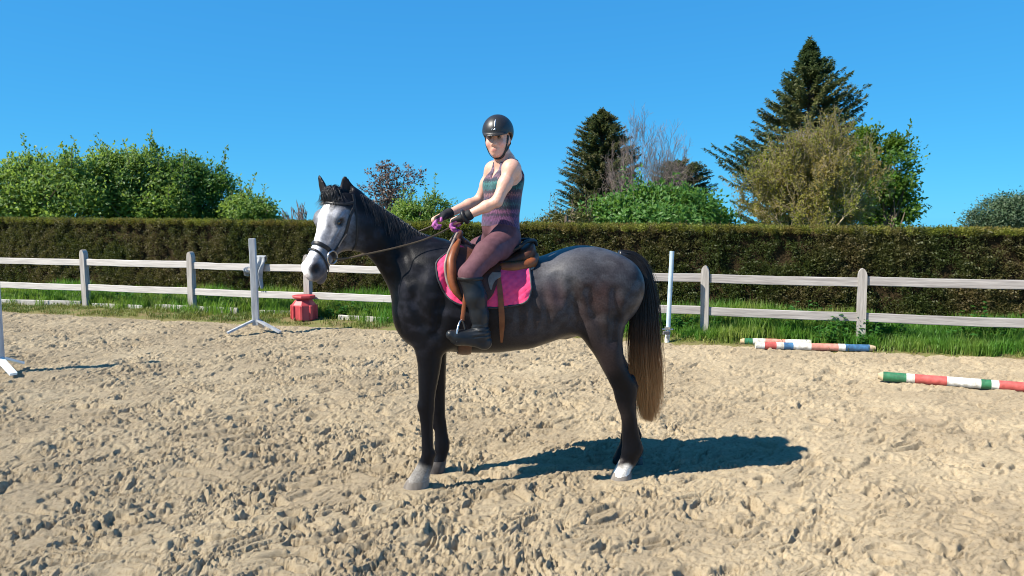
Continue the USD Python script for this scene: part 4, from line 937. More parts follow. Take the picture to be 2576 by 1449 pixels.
# head: frame facing the viewer, a little to the left and down
YA, TI = math.radians(68), math.radians(5)
hn = np.array([math.cos(YA) * math.cos(TI), math.sin(YA) * math.cos(TI), -math.sin(TI)]); hs = np.array([-math.sin(YA), math.cos(YA), 0]); hu = np.cross(hn, hs)
if hu[2] < 0: hu = -hu
HC = ph(1252, 349, .035); HBk = np.stack([hn, hs, hu], 1)
def hp(n, s_, u): return HC + HBk @ np.array([n, s_, u])
def face_into(F):
    F.ball(hp(-.012, 0, .030), (.098, .076, .095), .02, B=HBk)
    F.ball(hp(.022, 0, -.035), (.066, .062, .072), .03, B=HBk)
    F.ball(hp(.038, 0, -.080), (.040, .034, .032), .03, B=HBk)
    F.ball(hp(.062, 0, -.098), (.018, .022, .016), .02, B=HBk)
    for sg in (1, -1):
        F.ball(hp(.052, sg * .036, -.030), (.030, .026, .026), .02, B=HBk)          # cheek
        F.ball(hp(.086, sg * .030, .010), (.016, .017, .012), .012, True, B=HBk)     # eye hollow
        F.cone(hp(.078, sg * .014, .024), hp(.066, sg * .046, .022), .010, .008, .012)  # brow
        F.ball(hp(.0, sg * .076, -.012), (.017, .009, .029), .008, B=HBk)            # ear
        F.ball(hp(.092, sg * .011, -.036), (.011, .009, .008), .008, B=HBk)           # nostril wings
    F.cone(hp(.080, 0, .014), hp(.098, 0, -.028), .007, .0105, .012)               # nose
    F.cone(hp(.079, -.020, -.066), hp(.079, .020, -.066), .0065, .0065, .008)
    F.cone(hp(.086, -.008, -.0645), hp(.086, .008, -.0645), .006, .006, .008); F.cone(hp(.083, -.013, -.076), hp(.083, .013, -.076), .0075, .0075, .008)
    F.cone(hp(.094, -.016, -.0705), hp(.094, .016, -.0705), .0028, .0028, .004, True)
face_into(FA)
# legs
legpts = {}
for sg in (1, -1):
    mir = np.array([1, sg, 1])
    hip, mid, knee = ph(1267, 602, .10) * mir, ph(1226, 637, .265) * mir, ph(1180, 690, .34) * mir
    calf, low, ank, heel = ph(1197, 748, .352) * mir, ph(1206, 792, .345) * mir, ph(1211, 840, .352) * mir, ph(1219, 861, .352) * mir
    ball, toe = ph(1152, 849, .378) * mir, ph(1134, 842, .388) * mir
    FL_.chain([hip, mid, knee], [.085, .074, .056], .03); FL_.cone(ph(1274, 607, .08) * mir, ph(1256, 626, .16) * mir, .074, .074, .03)
    FL_.chain([knee, calf, low, ank], [.056, .055, .046, .036], .03)
    FL_.chain([ank, heel], [.041, .033], .02); FL_.chain([heel, ball, toe], [.032, .031, .023], .025, sq=None); FL_.cone(ank, ball, .037, .029, .03)
    legpts[sg] = (knee, calf, low, ank, heel, ball, toe)
FB = Field(LO, HI, RH)
def smin(a, b, k):
    h = np.maximum(k - np.abs(a - b), 0) / k; return np.minimum(a, b) - h * h * k / 4
ARM = FA.F.copy()
FB.F = smin(smin(FT.F, FA.F, .025), FL_.F, .03)
GX, GY, GZ = [a.reshape([-1 if k == i else 1 for k in range(3)]) for i, a in enumerate(FB.ax)]
bv_, bf_ = FB.mesh(2)
skin = np.tile(np.array([.53, .30, .22]), (len(bv_), 1))
rel = (bv_ - HC) @ HBk
fz = meshkit.fbm(bv_ * 30, 3, 5)
skin = lerp(skin, np.array([.58, .31, .235]), np.clip((fz - .35) * 1.2, 0, .6))
onf = (np.abs(rel[:, 1]) < .09) & (rel[:, 2] < .09) & (rel[:, 2] > -.13) & (rel[:, 0] > 0)
def fspot(n, s_, u, r, col, amt, sq=(1, 1, 1)):
    global skin
    d = np.linalg.norm((rel - [n, s_, u]) / np.array(sq), axis=1); k = (1 - sstep(r * .45, r, d)) * onf; skin = lerp(skin, col, k * amt)
for sg in (1, -1):
    fspot(.07, sg * .042, -.035, .03, np.array([.62, .27, .22]), .6); fspot(.075, sg * .030, .011, .017, np.array([.12, .06, .05]), .85, (1, 1.35, .7)); fspot(.08, sg * .032, .028, .016, np.array([.14, .08, .05]), .75, (1, 1.6, .45))
fspot(.086, 0, -.070, .020, np.array([.40, .13, .12]), .85, (1, 1.2, .45))
PERS0 = ph(1260, 622, 0)
rider = Thing('person', 'person in black helmet, patterned sleeveless top and plum breeches riding the dark grey horse', 'person', HO, HROT, off=PERS0)
rider.part('body', (bv_, bf_), M_skin, True, skin)
for sg in (1, -1):
    e = trimesh.creation.icosphere(2, .0105); rider.part('eye', (np.array(e.vertices) + hp(.0745, sg * .030, .0105), np.array(e.faces)), M_eye, True)
# top
zr = lambda v: ph(1260, v)[2]
TOPF = np.where(FB.ax[2][None, None, :] > zr(468), FB.F, FT.F) - .009
LN = (GX * tn[0] + GY * tn[1]); LT = (GX * tt2[0] + GY * tt2[1])
c1z = np.interp(FB.ax[2], t[o], c1[o])[None, None, :]; c2z = np.interp(FB.ax[2], t[o], c2[o])[None, None, :]
nn_, ww_ = LN - c1z, LT - c2z
hem = GZ - (zr(569) - .030 * sstep(.05, -.10, nn_))
up = np.clip((GZ - zr(470)) / (zr(405) - zr(470)), 0, 1.2)
front = sstep(-.02, .02, nn_)
vneck = (.006 + .055 * np.clip((GZ - zr(452)) / (zr(405) - zr(452)), 0, 1.4)) - np.abs(ww_)      # > 0 inside the opening
vneck = np.where((GZ > zr(452)) & (nn_ > 0), vneck, -.05)
outer = np.abs(ww_) - np.where(nn_ > -.02, .145 - .085 * up, .150 - .07 * up)
outer = np.where(GZ > zr(474), outer, -.05)
TOPF = np.maximum(np.maximum(TOPF, -hem), np.maximum(vneck, outer)); TOPF = np.maximum(TOPF, GZ - zr(401)); TOPF = np.maximum(TOPF, -(np.where(GZ > zr(468), FB.F, FT.F) + .02))
tv, tf = nets(TOPF, FB.lo, RH, 1)
z_ = (tv[:, 2] - zr(565)) / (zr(405) - zr(565)); w2 = np.arctan2(tv @ tt2 - np.interp(tv[:, 2], t[o], c2[o]), tv @ tn - np.interp(tv[:, 2], t[o], c1[o]))
pal = [(.0, (.11, .05, .13)), (.07, (.16, .055, .15)), (.13, (.05, .03, .07)), (.18, (.20, .07, .16)), (.235, (.03, .03, .06)), (.29, (.05, .10, .13)), (.34, (.04, .05, .09)), (.40, (.10, .05, .10)), (.45, (.30, .12, .14)), (.49, (.05, .035, .06)), (.55, (.03, .13, .15)), (.62, (.06, .19, .20)), (.67, (.04, .05, .08)), (.72, (.20, .10, .15)), (.78, (.09, .06, .11)), (.84, (.22, .13, .20)), (.92, (.12, .08, .13)), (1.1, (.18, .11, .17))]
pz = np.array([p[0] for p in pal]); pc = np.array([p[1] for p in pal]); zz = z_ + .010 * np.sign(np.sin(w2 * 46))
tc_ = pc[np.clip(np.searchsorted(pz, zz) - 1, 0, len(pal) - 1)]
tc_ = tc_ * [.50, .56, .52] * (0.7 + .75 * (np.sin(w2 * 60 + np.floor(z_ * 46) * 1.6) > .1))[:, None]
rider.part('top', (tv, tf), M_top, True, tc_)
# breeches and boots
bt = zr(697) - .004
BR = smin(FL_.F, np.maximum(FT.F, GZ - zr(552)), .04) - .006
inside = -(BR + .02)
bootcut = np.interp(FB.ax[2], [0], [0])[None, None, :] + GZ - (ph(1180, 697, .35)[2])
BRF = np.maximum(np.maximum(BR, GZ - zr(556)), -(GZ - (ph(1180, 706, .35)[2])))
v, f = nets(BRF, FB.lo, RH, 2); rider.part('breeches', (v, f), M_breech, True)
zz_ = GZ; wr_ = sstep(ph(1172, 830, .35)[0], ph(1192, 830, .35)[0], GX) * .0045 * np.sin(GZ * 260 + 30 * GX) * sstep(ph(1200, 800, .35)[2], ph(1200, 820, .35)[2] - .02, GZ) * sstep(ph(1200, 862, .35)[2], ph(1200, 850, .35)[2], GZ)
BO = np.maximum(FL_.F - .008 - wr_, GZ - (ph(1180, 696, .35)[2] - .02 * sstep(ph(1160, 700, .35)[0], ph(1215, 700, .35)[0], GX)))
BO = np.maximum(BO, 0.0 * GX + 0.0 * GY + BO)
for sg in (1, -1):
    Q = np.maximum(BO, -sg * GY + .14); v, f = nets(Q, FB.lo, RH, 2)
    sole = v[:, 0] > ph(1178, 840, .36)[0]
    p_ = rider.part('boot', (v, f), M_boot, True)
    k_, ca, lo_, an_, he, ba, to = legpts[sg]
    g = np.linspace(0, 2 * np.pi, 25); c = k_ * .82 + ca * .18
    F2 = Field.__new__(Field); F2.lo, F2.h, F2.F, F2.ax = FB.lo, FB.h, FL_.F - .012, FB.ax
    d = np.stack([np.cos(g), np.sin(g), 0 * g], 1); q = F2.march(c + d * .14, -d, 0.0, 60); rider.part('boot_strap', ribbon(q, F2.normal(q), .018, .006), M_blackl, 60)
    # dusty fore foot of the boot
    FF = Field(np.minimum(ba, to) - .09, np.maximum(ba, to) + .09, .006); FF.chain([he * .45 + ba * .55, ba, to], [.035, .0375, .030], .03)
    FF.F = np.maximum(FF.F, 0)*0 + FF.F
    v, f = FF.mesh(2); rider.part('boot_toe', (v, f), M_dusty, True)
# gloves with five fingers
def hand(W, K, sg):
    lo, hi = np.minimum(W, K) - .13, np.maximum(W, K) + .13; F = Field(lo, hi, .0038)
    d = K - W; d /= np.linalg.norm(d); r = np.array([.25, .97 * 1.0, .12]); r -= d * (r @ d); r /= np.linalg.norm(r); dn = np.cross(d, r)
    if dn[2] > 0: dn = -dn
    F.cone(W - d * .035, W + d * .012, .034, .030, .01)                             # cuff
    kn = [K + r * x * sg - d * abs(x + .004) * .25 for x in (-.030, -.010, .010, .028)]
    for q in kn: F.cone(W + d * .008 + (q - K) * .4, q, .0185, .0125, .014)
    tips = []
    for q, L in zip(kn, (.96, 1.05, .98, .80)):
        p = [q]
        for a, ln in ((.75, .040), (1.75, .026), (2.75, .022)):
            p.append(p[-1] + (d * math.cos(a) + dn * math.sin(a)) * ln * L)
        F.chain(p, [.0104, .0096, .0088, .0076], .004); tips.append(p)
    th = W + d * .022 - r * sg * .026 + dn * .006; th2 = th + (d * .8 - r * sg * .35 + dn * .35) * .034; th3 = th2 + (d * .75 + r * sg * .25 + dn * .45) * .028
    F.chain([th, th2, th3], [.0165, .0125, .0095], .010)
    v, f = F.mesh(1)
    q = (v - K) @ np.stack([d, r, dn], 1); mauve = (q[:, 2] > .010) & (q[:, 0] > -.03) | (q[:, 0] > .022)
    return v, f, mauve, kn, d, dn
M_glove = painted('glove_fabric', 0.7, 0.25, 0.15, 90, 0.3, 300)
ends = []
for W, K, sg in ((wrN, knN, 1), (wrF, knF, -1)):
    v, f, mv, kn, d, dn = hand(W, K, sg)
    rider.part('glove', (v, f), M_glove, True, np.where(mv[:, None], np.array([.36, .10, .29]), np.array([.014, .014, .015])))
    ends.append(K + dn * .03 + d * .012)
c = wrN + (wrN - knN) / np.linalg.norm(wrN - knN) * .004; dd = (elN - wrN) / np.linalg.norm(elN - wrN); B = frame_to(dd)
g = np.linspace(0, 2 * np.pi, 25); rider.part('wrist_guard', tube(c + .036 * (np.cos(g)[:, None] * B[:, 1] + np.sin(g)[:, None] * B[:, 2]), .014, 10), M_blackl, 60)
# helmet
HE = Field(HC - .2, HC + .22, .005)
HE.ball(hp(-.012, 0, .046), (.124, .100, .108), .01, B=HBk)
X_, Y_, Z_ = [a.reshape([-1 if k == i else 1 for k in range(3)]) for i, a in enumerate(HE.ax)]
hl = [(X_ - HC[0]) * HBk[0, i] + (Y_ - HC[1]) * HBk[1, i] + (Z_ - HC[2]) * HBk[2, i] for i in range(3)]
shellF = HE.F.copy(); edge = hl[2] - (.028 - .055 * sstep(.03, -.06, hl[0]) + .006 * (hl[1] / .08) ** 2)
HE.F = np.maximum(np.maximum(shellF, -edge), -(shellF + .014))
brim = np.maximum(np.sqrt(((hl[0] + .01) / .156) ** 2 + (hl[1] / .090) ** 2) - 1, -.3) * .09
brimF = np.maximum(np.maximum(brim, np.abs(hl[2] - (.034 - .26 * np.maximum(hl[0] - .075, 0) - .9 * hl[1] ** 2)) - .0045), -(hl[0] - .055)); HE.F = smin(HE.F, np.maximum(brimF, -(shellF + .006)), .010)
v, f = HE.mesh(2); rider.part('helmet', (v, f), M_helmet, True)
def shell_pt(s_, u, off=0.0):
    n = .124 * math.sqrt(max(1 - (s_ / .1) ** 2 - ((u - .046) / .108) ** 2, 0)) - .012; return hp(n + off, s_, u)
rider.part('helmet_strip', ribbon(np.array([shell_pt(.012, u, .0005) for u in np.linspace(.075, .118, 8)]), np.tile(hn, (8, 1)), .008, .003), M_steel, 50)
lg = [ribbon(np.array([shell_pt(.004 + a, .056 + b, .001), shell_pt(.004 + a + e, .056 + b + h, .001)]), np.tile(hn, (2, 1)), .004, .003) for a, b, e, h in ((-.012, -.004, .006, .010), (-.004, .005, .006, -.008), (.004, -.003, .007, .010), (.012, .006, .004, -.008))]
rider.part('helmet_badge', join(lg), M_steel)
for sg in (1, -1):
    q = smoothline([hp(.022, sg * .079, .02), hp(.03, sg * .073, -.03), hp(.036, sg * .055, -.085), hp(.04, sg * .028, -.116), hp(.041, 0, -.122)], 22)
    F3 = Field.__new__(Field); F3.lo, F3.h, F3.F, F3.ax = FB.lo, FB.h, FB.F, FB.ax
    for _ in range(12): q = q - F3.normal(q) * (F3.at(q) - .004)[:, None] * .7
    rider.part('chin_strap', ribbon(q, F3.normal(q), .016, .005), M_blackl, 60)
    q = smoothline([hp(-.045, sg * .080, .0), hp(-.01, sg * .078, -.04), hp(.034, sg * .058, -.082)], 14)
    for _ in range(12): q = q - F3.normal(q) * (F3.at(q) - .004)[:, None] * .7
    rider.part('chin_strap', ribbon(q, F3.normal(q), .014, .005), M_blackl, 60)
HRF = Field(HC - .2, HC + .16, .006); HRF.ball(hp(-.055, 0, -.030), (.060, .066, .062), .02, B=HBk); HRF.ball(hp(-.098, 0, -.062), (.034, .040, .030), .02, B=HBk)
v, f = HRF.mesh(2); rider.part('hair', (v, f), M_darkhair, True)
# reins: from the bit rings to the hands
for b_, e_, sag, l0 in ((bit, ends[0], .015, 1), (bit2, ends[1], .015, -1)):
    q = np.linspace(0, 1, 40)[:, None]; mid = b_ + (e_ - b_) * q
    if l0 > 0:
        px = smoothline([(842, 652), (880, 646), (925, 634), (1000, 616), (1060, 601), (1098, 588), (1132, 572)], 40)
        lat = np.interp(np.linspace(0, 1, 40), [0, .2, .5, .8, 1], [b_[1], .22, .20, .17, e_[1]]); mid = np.array([ph(a, b, l) for (a, b), l in zip(px, lat)])
        mid[-1] = e_; mid[0] = b_ + [0, 0, -.0]
    mid[:, 2] -= sag * np.sin(np.pi * q[:, 0])
    if l0 < 0:
        mid = smoothline([b_, b_ * .7 + e_ * .3 + [0, -.16, -.03], b_ * .4 + e_ * .6 + [0, -.10, -.02], e_], 40)
    for _ in range(10 if l0 > 0 else 0):
        dist = hf.at(mid); mid = mid + hf.normal(mid) * np.maximum(.007 - dist, 0)[:, None]
    bridle.part('rein', ribbon(mid, np.tile([0, 1.0, 0], (40, 1)), .011, .005), M_rein, 60)
# ---------------------------------------------------------------- fence, edging, hedge, grass
def z_seen(u, v, P):
    """height at the plan point P of the line of sight through row v (column u gives P)"""
    d = ray(u, v); return EYE + d[2] * P[1] / d[1]
FROT = math.atan2(fdir[1], fdir[0])
fmid = fence_at(1288.0)
fence = Thing('paddock_fence', 'long weathered two-rail wooden fence running between the sand and the clipped hedge', 'fence', fmid, FROT)
def to_f(p): q = np.asarray(p) - fmid; return np.array([q @ fdir, q @ fnor, q[2]])
post_u = [-130, 220, 485, 777, 1105, 1440, 1773, 2167, 2610]
post_top = [626, 628, 633, 640, 648, 658, 668, 675, 684]
PXs = [to_f(fence_at(u)) for u in post_u]
wr = np.random.default_rng(5)
for i, (u, tv) in enumerate(zip(post_u, post_top)):
    P = fence_at(u); h = z_seen(u, tv, P); w = .104 + .008 * wr.random(); x = PXs[i][0]
    prof = np.array([(-.5, 0), (.5, 0), (.5, .93), (.42, .965), (.22, .992), (0, 1.0), (-.22, .992), (-.42, .965), (-.5, .93)])
    n = len(prof); v = []
    for y in (-.5, .5):
        for a, b in prof: v.append((x + a * w + wr.normal(0, .001), y * w * .95, -.3 + (h + .3) * b if b else -.3))
    f = []
    for k in range(1, n - 1): f += [(0, k, k + 1), (n, n + k + 1, n + k)]
    for k in range(n): j = (k + 1) % n; f += [(k, k + n, j + n), (k, j + n, j)]
    v = np.array(v); tl = wr.normal(0, .012); v[:, 0] += tl * v[:, 2]
    fence.part('post', (v, np.array(f)), M_post)
for i in range(len(post_u) - 1):
    a, b = PXs[i][0] + .053, PXs[i + 1][0] - .053
    for v0, v1 in ((655, 718), (715, 812)):
        pts = []
        zs = [z_seen(post_u[k], v0 + (v1 - v0) * post_u[k] / 2576, fence_at(post_u[k])) for k in (i, i + 1)]
        n = 9; q = np.linspace(0, 1, n); cx = a + (b - a) * q; cz_ = zs[0] + (zs[1] - zs[0]) * q - .006 * np.sin(np.pi * q) + wr.normal(0, .0015, n) + wr.normal(0, .006)
        hh, th = .058 + .003 * wr.random(), .021; sec = np.array([(-th, -hh + .006), (-th + .006, -hh), (th - .006, -hh), (th, -hh + .006), (th, hh - .006), (th - .006, hh), (-th + .006, hh), (-th, hh - .006)])
        v = np.stack([np.repeat(cx, 8), np.tile(sec[:, 0], n) + .0, np.repeat(cz_, 8) + np.tile(sec[:, 1], n)], 1); f = []
        for k in range(n - 1):
            for j in range(8): jn = (j + 1) % 8; f += [(k * 8 + j, (k + 1) * 8 + j, (k + 1) * 8 + jn), (k * 8 + j, (k + 1) * 8 + jn, k * 8 + jn)]
        for j in range(1, 7): f += [(0, j, j + 1), ((n - 1) * 8, (n - 1) * 8 + j + 1, (n - 1) * 8 + j)]
        # own grain for each rail: the wood pattern follows the mesh's own coordinates
        fence.part('rail', (v, np.array(f)), M_wood if i < 5 else M_woodg)
# planks lying along the foot of the fence
def plank(u0, u1, v0, v1, h, mat, label, back=0.0):
    A, B = on_ground(u0, v0), on_ground(u1, v1); d = B - A; L = np.linalg.norm(d); a = math.atan2(d[1], d[0]); c = (A + B) / 2
    g = float(verge_z(np.array([c[0]]), np.array([c[1]]))[0])
    m = box((0, 0, h / 2 - .03 + g * .7), (L, .045, h + .06), bevel=.008)
    t = Thing('edging_plank', label, 'plank', c, a, group='planks along the foot of the fence'); t.part('board', m, mat); return t
plank(-70, 205, 771, 777, .12, M_edge, 'pale edging plank at the fence foot, leftmost, ending at the leftmost visible post')
plank(232, 360, 779, 785, .095, M_edge, 'short pale edging plank in the grass just right of the leftmost fence post')
plank(392, 600, 786, 797, .12, M_edge, 'long pale edging plank lying under the second fence post from the left')
plank(655, 742, 799, 802, .095, M_edge, 'pale edging plank lying between grey jump stand and red plastic block')
plank(852, 1010, 811, 820, .10, M_edge, 'pale edging plank lying in the grass just in front of the horse chest')
plank(2330, 2460, 884, 891, .05, M_edged, 'dark weathered plank half buried in the grass at the right edge')

# clipped hedge
hgap = 1.25
def hedge_pt(t, d, z=0.0): return fence_l + fdir * t + fnor * (hgap + d) + np.array([0, 0, z])
HT0, HT1 = -5.0, 25.5
def hedge_top(t):
    u0 = hedge_pt(0, 0); u1 = fence_r + fnor * hgap; L = np.linalg.norm(fence_r - fence_l)
    return np.interp(t, [0, L], [z_seen(0, 551, u0), z_seen(2576, 578, u1)])
hd0 = hedge_pt(10, .5)
hedge = Thing('hedge', 'long clipped evergreen hedge with brownish face behind the fence', 'hedge', hd0, FROT)
nt, nzz = 240, 22
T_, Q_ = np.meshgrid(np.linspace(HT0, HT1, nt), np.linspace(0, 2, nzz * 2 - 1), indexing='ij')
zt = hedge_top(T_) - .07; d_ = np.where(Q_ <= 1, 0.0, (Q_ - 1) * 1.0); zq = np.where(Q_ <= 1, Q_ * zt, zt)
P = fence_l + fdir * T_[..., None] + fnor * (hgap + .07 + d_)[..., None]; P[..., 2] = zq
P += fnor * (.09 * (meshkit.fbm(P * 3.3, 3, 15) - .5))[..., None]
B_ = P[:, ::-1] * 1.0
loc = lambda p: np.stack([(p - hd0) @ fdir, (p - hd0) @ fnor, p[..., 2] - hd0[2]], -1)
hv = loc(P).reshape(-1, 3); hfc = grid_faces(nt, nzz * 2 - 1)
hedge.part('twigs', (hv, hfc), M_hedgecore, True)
def instancer(path, protos, mat, pos, quat, scale, idx):
    pi = UsdGeom.PointInstancer.Define(stage, path); tg = []
    for i, m in enumerate(protos):
        p = f'{path}/clump_{i + 1:03d}'; mm = mat[i] if isinstance(mat, list) else mat; usdkit.mesh(stage, p, m, mm); tg.append(p)
    pi.CreatePrototypesRel().SetTargets(tg)
    pi.CreateProtoIndicesAttr(Vt.IntArray.FromNpArray(idx.astype(np.int32)) if hasattr(Vt.IntArray, 'FromNpArray') else Vt.IntArray.FromNumpy(idx.astype(np.int32)))
    pi.CreatePositionsAttr(Vt.Vec3fArray.FromNumpy(pos.astype(np.float32)))
    pi.CreateOrientationsAttr(Vt.QuathArray([Gf.Quath(float(q[0]), float(q[1]), float(q[2]), float(q[3])) for q in quat]))
    pi.CreateScalesAttr(Vt.Vec3fArray.FromNumpy(np.repeat(scale[:, None], 3, 1).astype(np.float32) if scale.ndim == 1 else scale.astype(np.float32)))
    return pi.GetPrim()
gr = np.random.default_rng(33)
def yaw_quats(n, tilt=0.0):
    a = gr.uniform(0, 2 * np.pi, n) / 2; q = np.stack([np.cos(a), 0 * a, 0 * a, np.sin(a)], 1)
    if tilt:
        b = gr.normal(0, tilt, (n, 2)) / 2; q2 = np.stack([np.ones(n), b[:, 0], b[:, 1], 0 * a], 1); q2 /= np.linalg.norm(q2, axis=1, keepdims=True)
        w = q[:, 0] * q2[:, 0] - (q[:, 1:] * q2[:, 1:]).sum(1); v = q[:, :1] * q2[:, 1:] + q2[:, :1] * q[:, 1:] + np.cross(q[:, 1:], q2[:, 1:]); q = np.column_stack([w, v])
    return q
def hedge_clump(n, r, L, upw):
    p = unit(gr, n) * (r * gr.random((n, 1)) ** .5) * [1, .55, 1]; d = unit(gr, n) + [0, -.8, .5 * upw]; return leaves(p, d, unit(gr, n) + [0, -.6, .6], gr.uniform(.6, 1.2, n) * L, .34 * L * gr.uniform(.8, 1.3, n), .1)
protos = [hedge_clump(64, .085, .038, .6) for _ in range(4)] + [hedge_clump(52, .07, .045, 1.6) for _ in range(2)]
nf = 12500
T = gr.uniform(HT0, HT1, nf); zf = gr.random(nf) ** .9; ht = hedge_top(T); z = zf * (ht - .02)
thin = meshkit.fbm(np.column_stack([T * 1.1, z * 2.2, 0 * T]), 3, 19)
keep = (gr.random(nf) < .35 + sstep(.36, .58, thin)) & ((z > .25) | (gr.random(nf) < .5)); T, z, ht = T[keep], z[keep], ht[keep]
dpt = gr.normal(.02, .03, len(T)) + .10 * (meshkit.fbm(np.column_stack([T * 2.5, z * 2.5, 0 * T]), 3, 23) - .5)
pos = fence_l + fdir * T[:, None] + fnor * (hgap + dpt)[:, None]; pos[:, 2] = z
q = yaw_quats(len(T), .4); a_ = gr.normal(0, .5, len(T)) / 2; q = np.stack([np.cos(a_), 0 * a_, np.sin(a_) * 1.0, 0 * a_], 1)
pr = instancer(hedge.path + '/foliage', protos, M_hedge, loc(pos), q, gr.uniform(.8, 1.3, len(T)), gr.integers(0, 4, len(T))); tag(pr, kind='stuff')
nt2 = 5200; T = gr.uniform(HT0, HT1, nt2); dd = gr.random(nt2) ** 1.5 * 1.0 - .04
pos = fence_l + fdir * T[:, None] + fnor * (hgap + dd)[:, None]; pos[:, 2] = hedge_top(T) - .045 + gr.normal(0, .012, nt2) + .018 * (meshkit.noise(np.column_stack([T * 1.7, 0 * T, 0 * T]), 3) - .5)
a_ = gr.normal(0, .6, nt2) / 2; q = np.stack([np.cos(a_), 0 * a_, np.sin(a_), 0 * a_], 1)
pr = instancer(hedge.path + '/new_growth', protos[4:], M_hedgetop, loc(pos), q, gr.uniform(.6, 1.05, nt2), gr.integers(0, 2, nt2)); tag(pr, kind='stuff')

# grass of the verge
def tuft(n, h, spread, w, bend=.5):
    vs, fs = [], []; k = 0
    for i in range(n):
        b = np.array([*gr.normal(0, spread, 2), 0]); a = gr.uniform(0, 2 * np.pi); d = np.array([math.cos(a), math.sin(a), 0]); L = h * gr.uniform(.45, 1.1); bd = bend * gr.uniform(.2, 1.2)
        s = np.array([-d[1], d[0], 0]) * w / 2 * gr.uniform(.7, 1.3)
        c = [b, b + np.array([0, 0, L * .55]) + d * L * bd * .18, b + np.array([0, 0, L * (1 - .25 * bd)]) + d * L * bd * .62]
        vs += [c[0] - s, c[0] + s, c[1] - s * .8, c[1] + s * .8, c[2]]; fs += [(k, k + 1, k + 3), (k, k + 3, k + 2), (k + 2, k + 3, k + 4)]; k += 5
    return np.array(vs), np.array(fs)
def lay_grass(name, label, n, drange, protos, mat, sc, dens=None):
    T = gr.uniform(-4, 24, n); D = gr.uniform(*drange, n); p = fence_l + fdir * T[:, None] + fnor * D[:, None]
    pe = past_edge(p[:, 0], p[:, 1]); k = pe > .06
    if dens is not None: k &= gr.random(n) < dens(p, D)
    p = p[k]; p[:, 2] = verge_z(p[:, 0], p[:, 1]) - .01
    o = p.mean(0); o[2] = 0
    path = numbered('/World', name); pr = instancer(path, protos, mat, p - o, yaw_quats(len(p), .15), sc(p, D[k]), gr.integers(0, len(protos), len(p)))
    UsdGeom.Xformable(pr).AddTranslateOp().Set(Gf.Vec3d(*map(float, o))); tag(pr, label, 'grass', kind='stuff')
tall = [tuft(34, .30, .05, .010, .6) for _ in range(4)]
pn_ = lambda p, s, k: meshkit.fbm(np.column_stack([p[:, 0] * s, p[:, 1] * s, 0 * p[:, 0]]), 3, k)
lay_grass('tall_grass', 'tall fresh green grass growing along and behind the fence', 7000, (-.22, hgap - .05), tall, M_grass, lambda p, D: np.clip(.55 + 1.4 * (pn_(p, 1.4, 3) - .2) + .25 * np.clip(D, -.2, 1), .45, 1.7), lambda p, D: np.where(D < .06, np.where(p[:, 0] < -.8, .06, .35 + .6 * sstep(.35, .6, pn_(p, 1.8, 9))), 1.0))
lay_grass('short_grass', 'short yellowish grass along the edge of the sand', 5200, (-1.3, .35), [tuft(22, .085, .05, .008, .9) for _ in range(3)], M_drygrass, lambda p, D: np.clip(.5 + 1.1 * pn_(p, 2.2, 13), .5, 1.4), lambda p, D: sstep(.28, .55, pn_(p, 1.2, 17)) * .95 + .12)
# leafy weeds
def weed(u, dback, h, n, label, seed, spread=.3):
    r = np.random.default_rng(seed); P = fence_at(u) + fnor * dback; base = np.array([P[0], P[1], float(verge_z(P[None, 0], P[None, 1])[0])])
    segs, lp, ld, ln, ll = [], [], [], [], []
    for i in range(n):
        a, rr = r.uniform(0, 2 * np.pi), spread * math.sqrt(r.random()); b = np.array([rr * math.cos(a) * 1.6, rr * math.sin(a) * .7, -.02]); H = h * r.uniform(.5, 1.05) * (1 - .35 * rr / spread); t = b + np.array([r.normal(0, .07), r.normal(0, .07), H])
        segs.append((b, t, .005, .002))
        for z in np.arange(.12, 1.02, .11):
            for k in range(3):
                aa = r.uniform(0, 2 * np.pi); lp.append(b + (t - b) * min(z, 1)); ld.append([math.cos(aa), math.sin(aa), r.uniform(-.25, .45)]); ll.append(r.uniform(.06, .12) * (1.15 - .5 * z))
    lp, ld, ll = np.array(lp), np.array(ld), np.array(ll); L = leaves(lp, ld, np.tile([0, 0, 1.0], (len(lp), 1)) + r.normal(0, .3, (len(lp), 3)), ll, ll * .55)
    t = Thing('weed_clump', label, 'weeds', base, 0, group='leafy weeds by the fence'); t.part('stems', sticks(segs, 4), M_weed, kind='stuff'); t.part('leaves', L, M_weed)
weed(2168, .10, .50, 50, 'large clump of dark green leafy weeds at the foot of the right-hand fence post', 3, .42)
weed(2020, .35, .62, 22, 'leafy weeds reaching up behind the lower rail between the two right-hand posts', 4, .26)
weed(2490, .40, .62, 20, 'leafy weeds behind the lower rail at the far right', 5, .30)
weed(560, .25, .46, 26, 'low green weeds behind the lower rail right of the second post from the left', 6, .34)
weed(330, .35, .50, 24, 'green weeds behind the lower rail right of the leftmost fence post', 7, .36)
weed(900, .25, .40, 26, 'green weeds under the lower rail below the horse neck', 8, .36)
weed(1740, .3, .42, 22, 'green weeds behind the lower rail left of the post beside the pale blue pole', 9, .30)
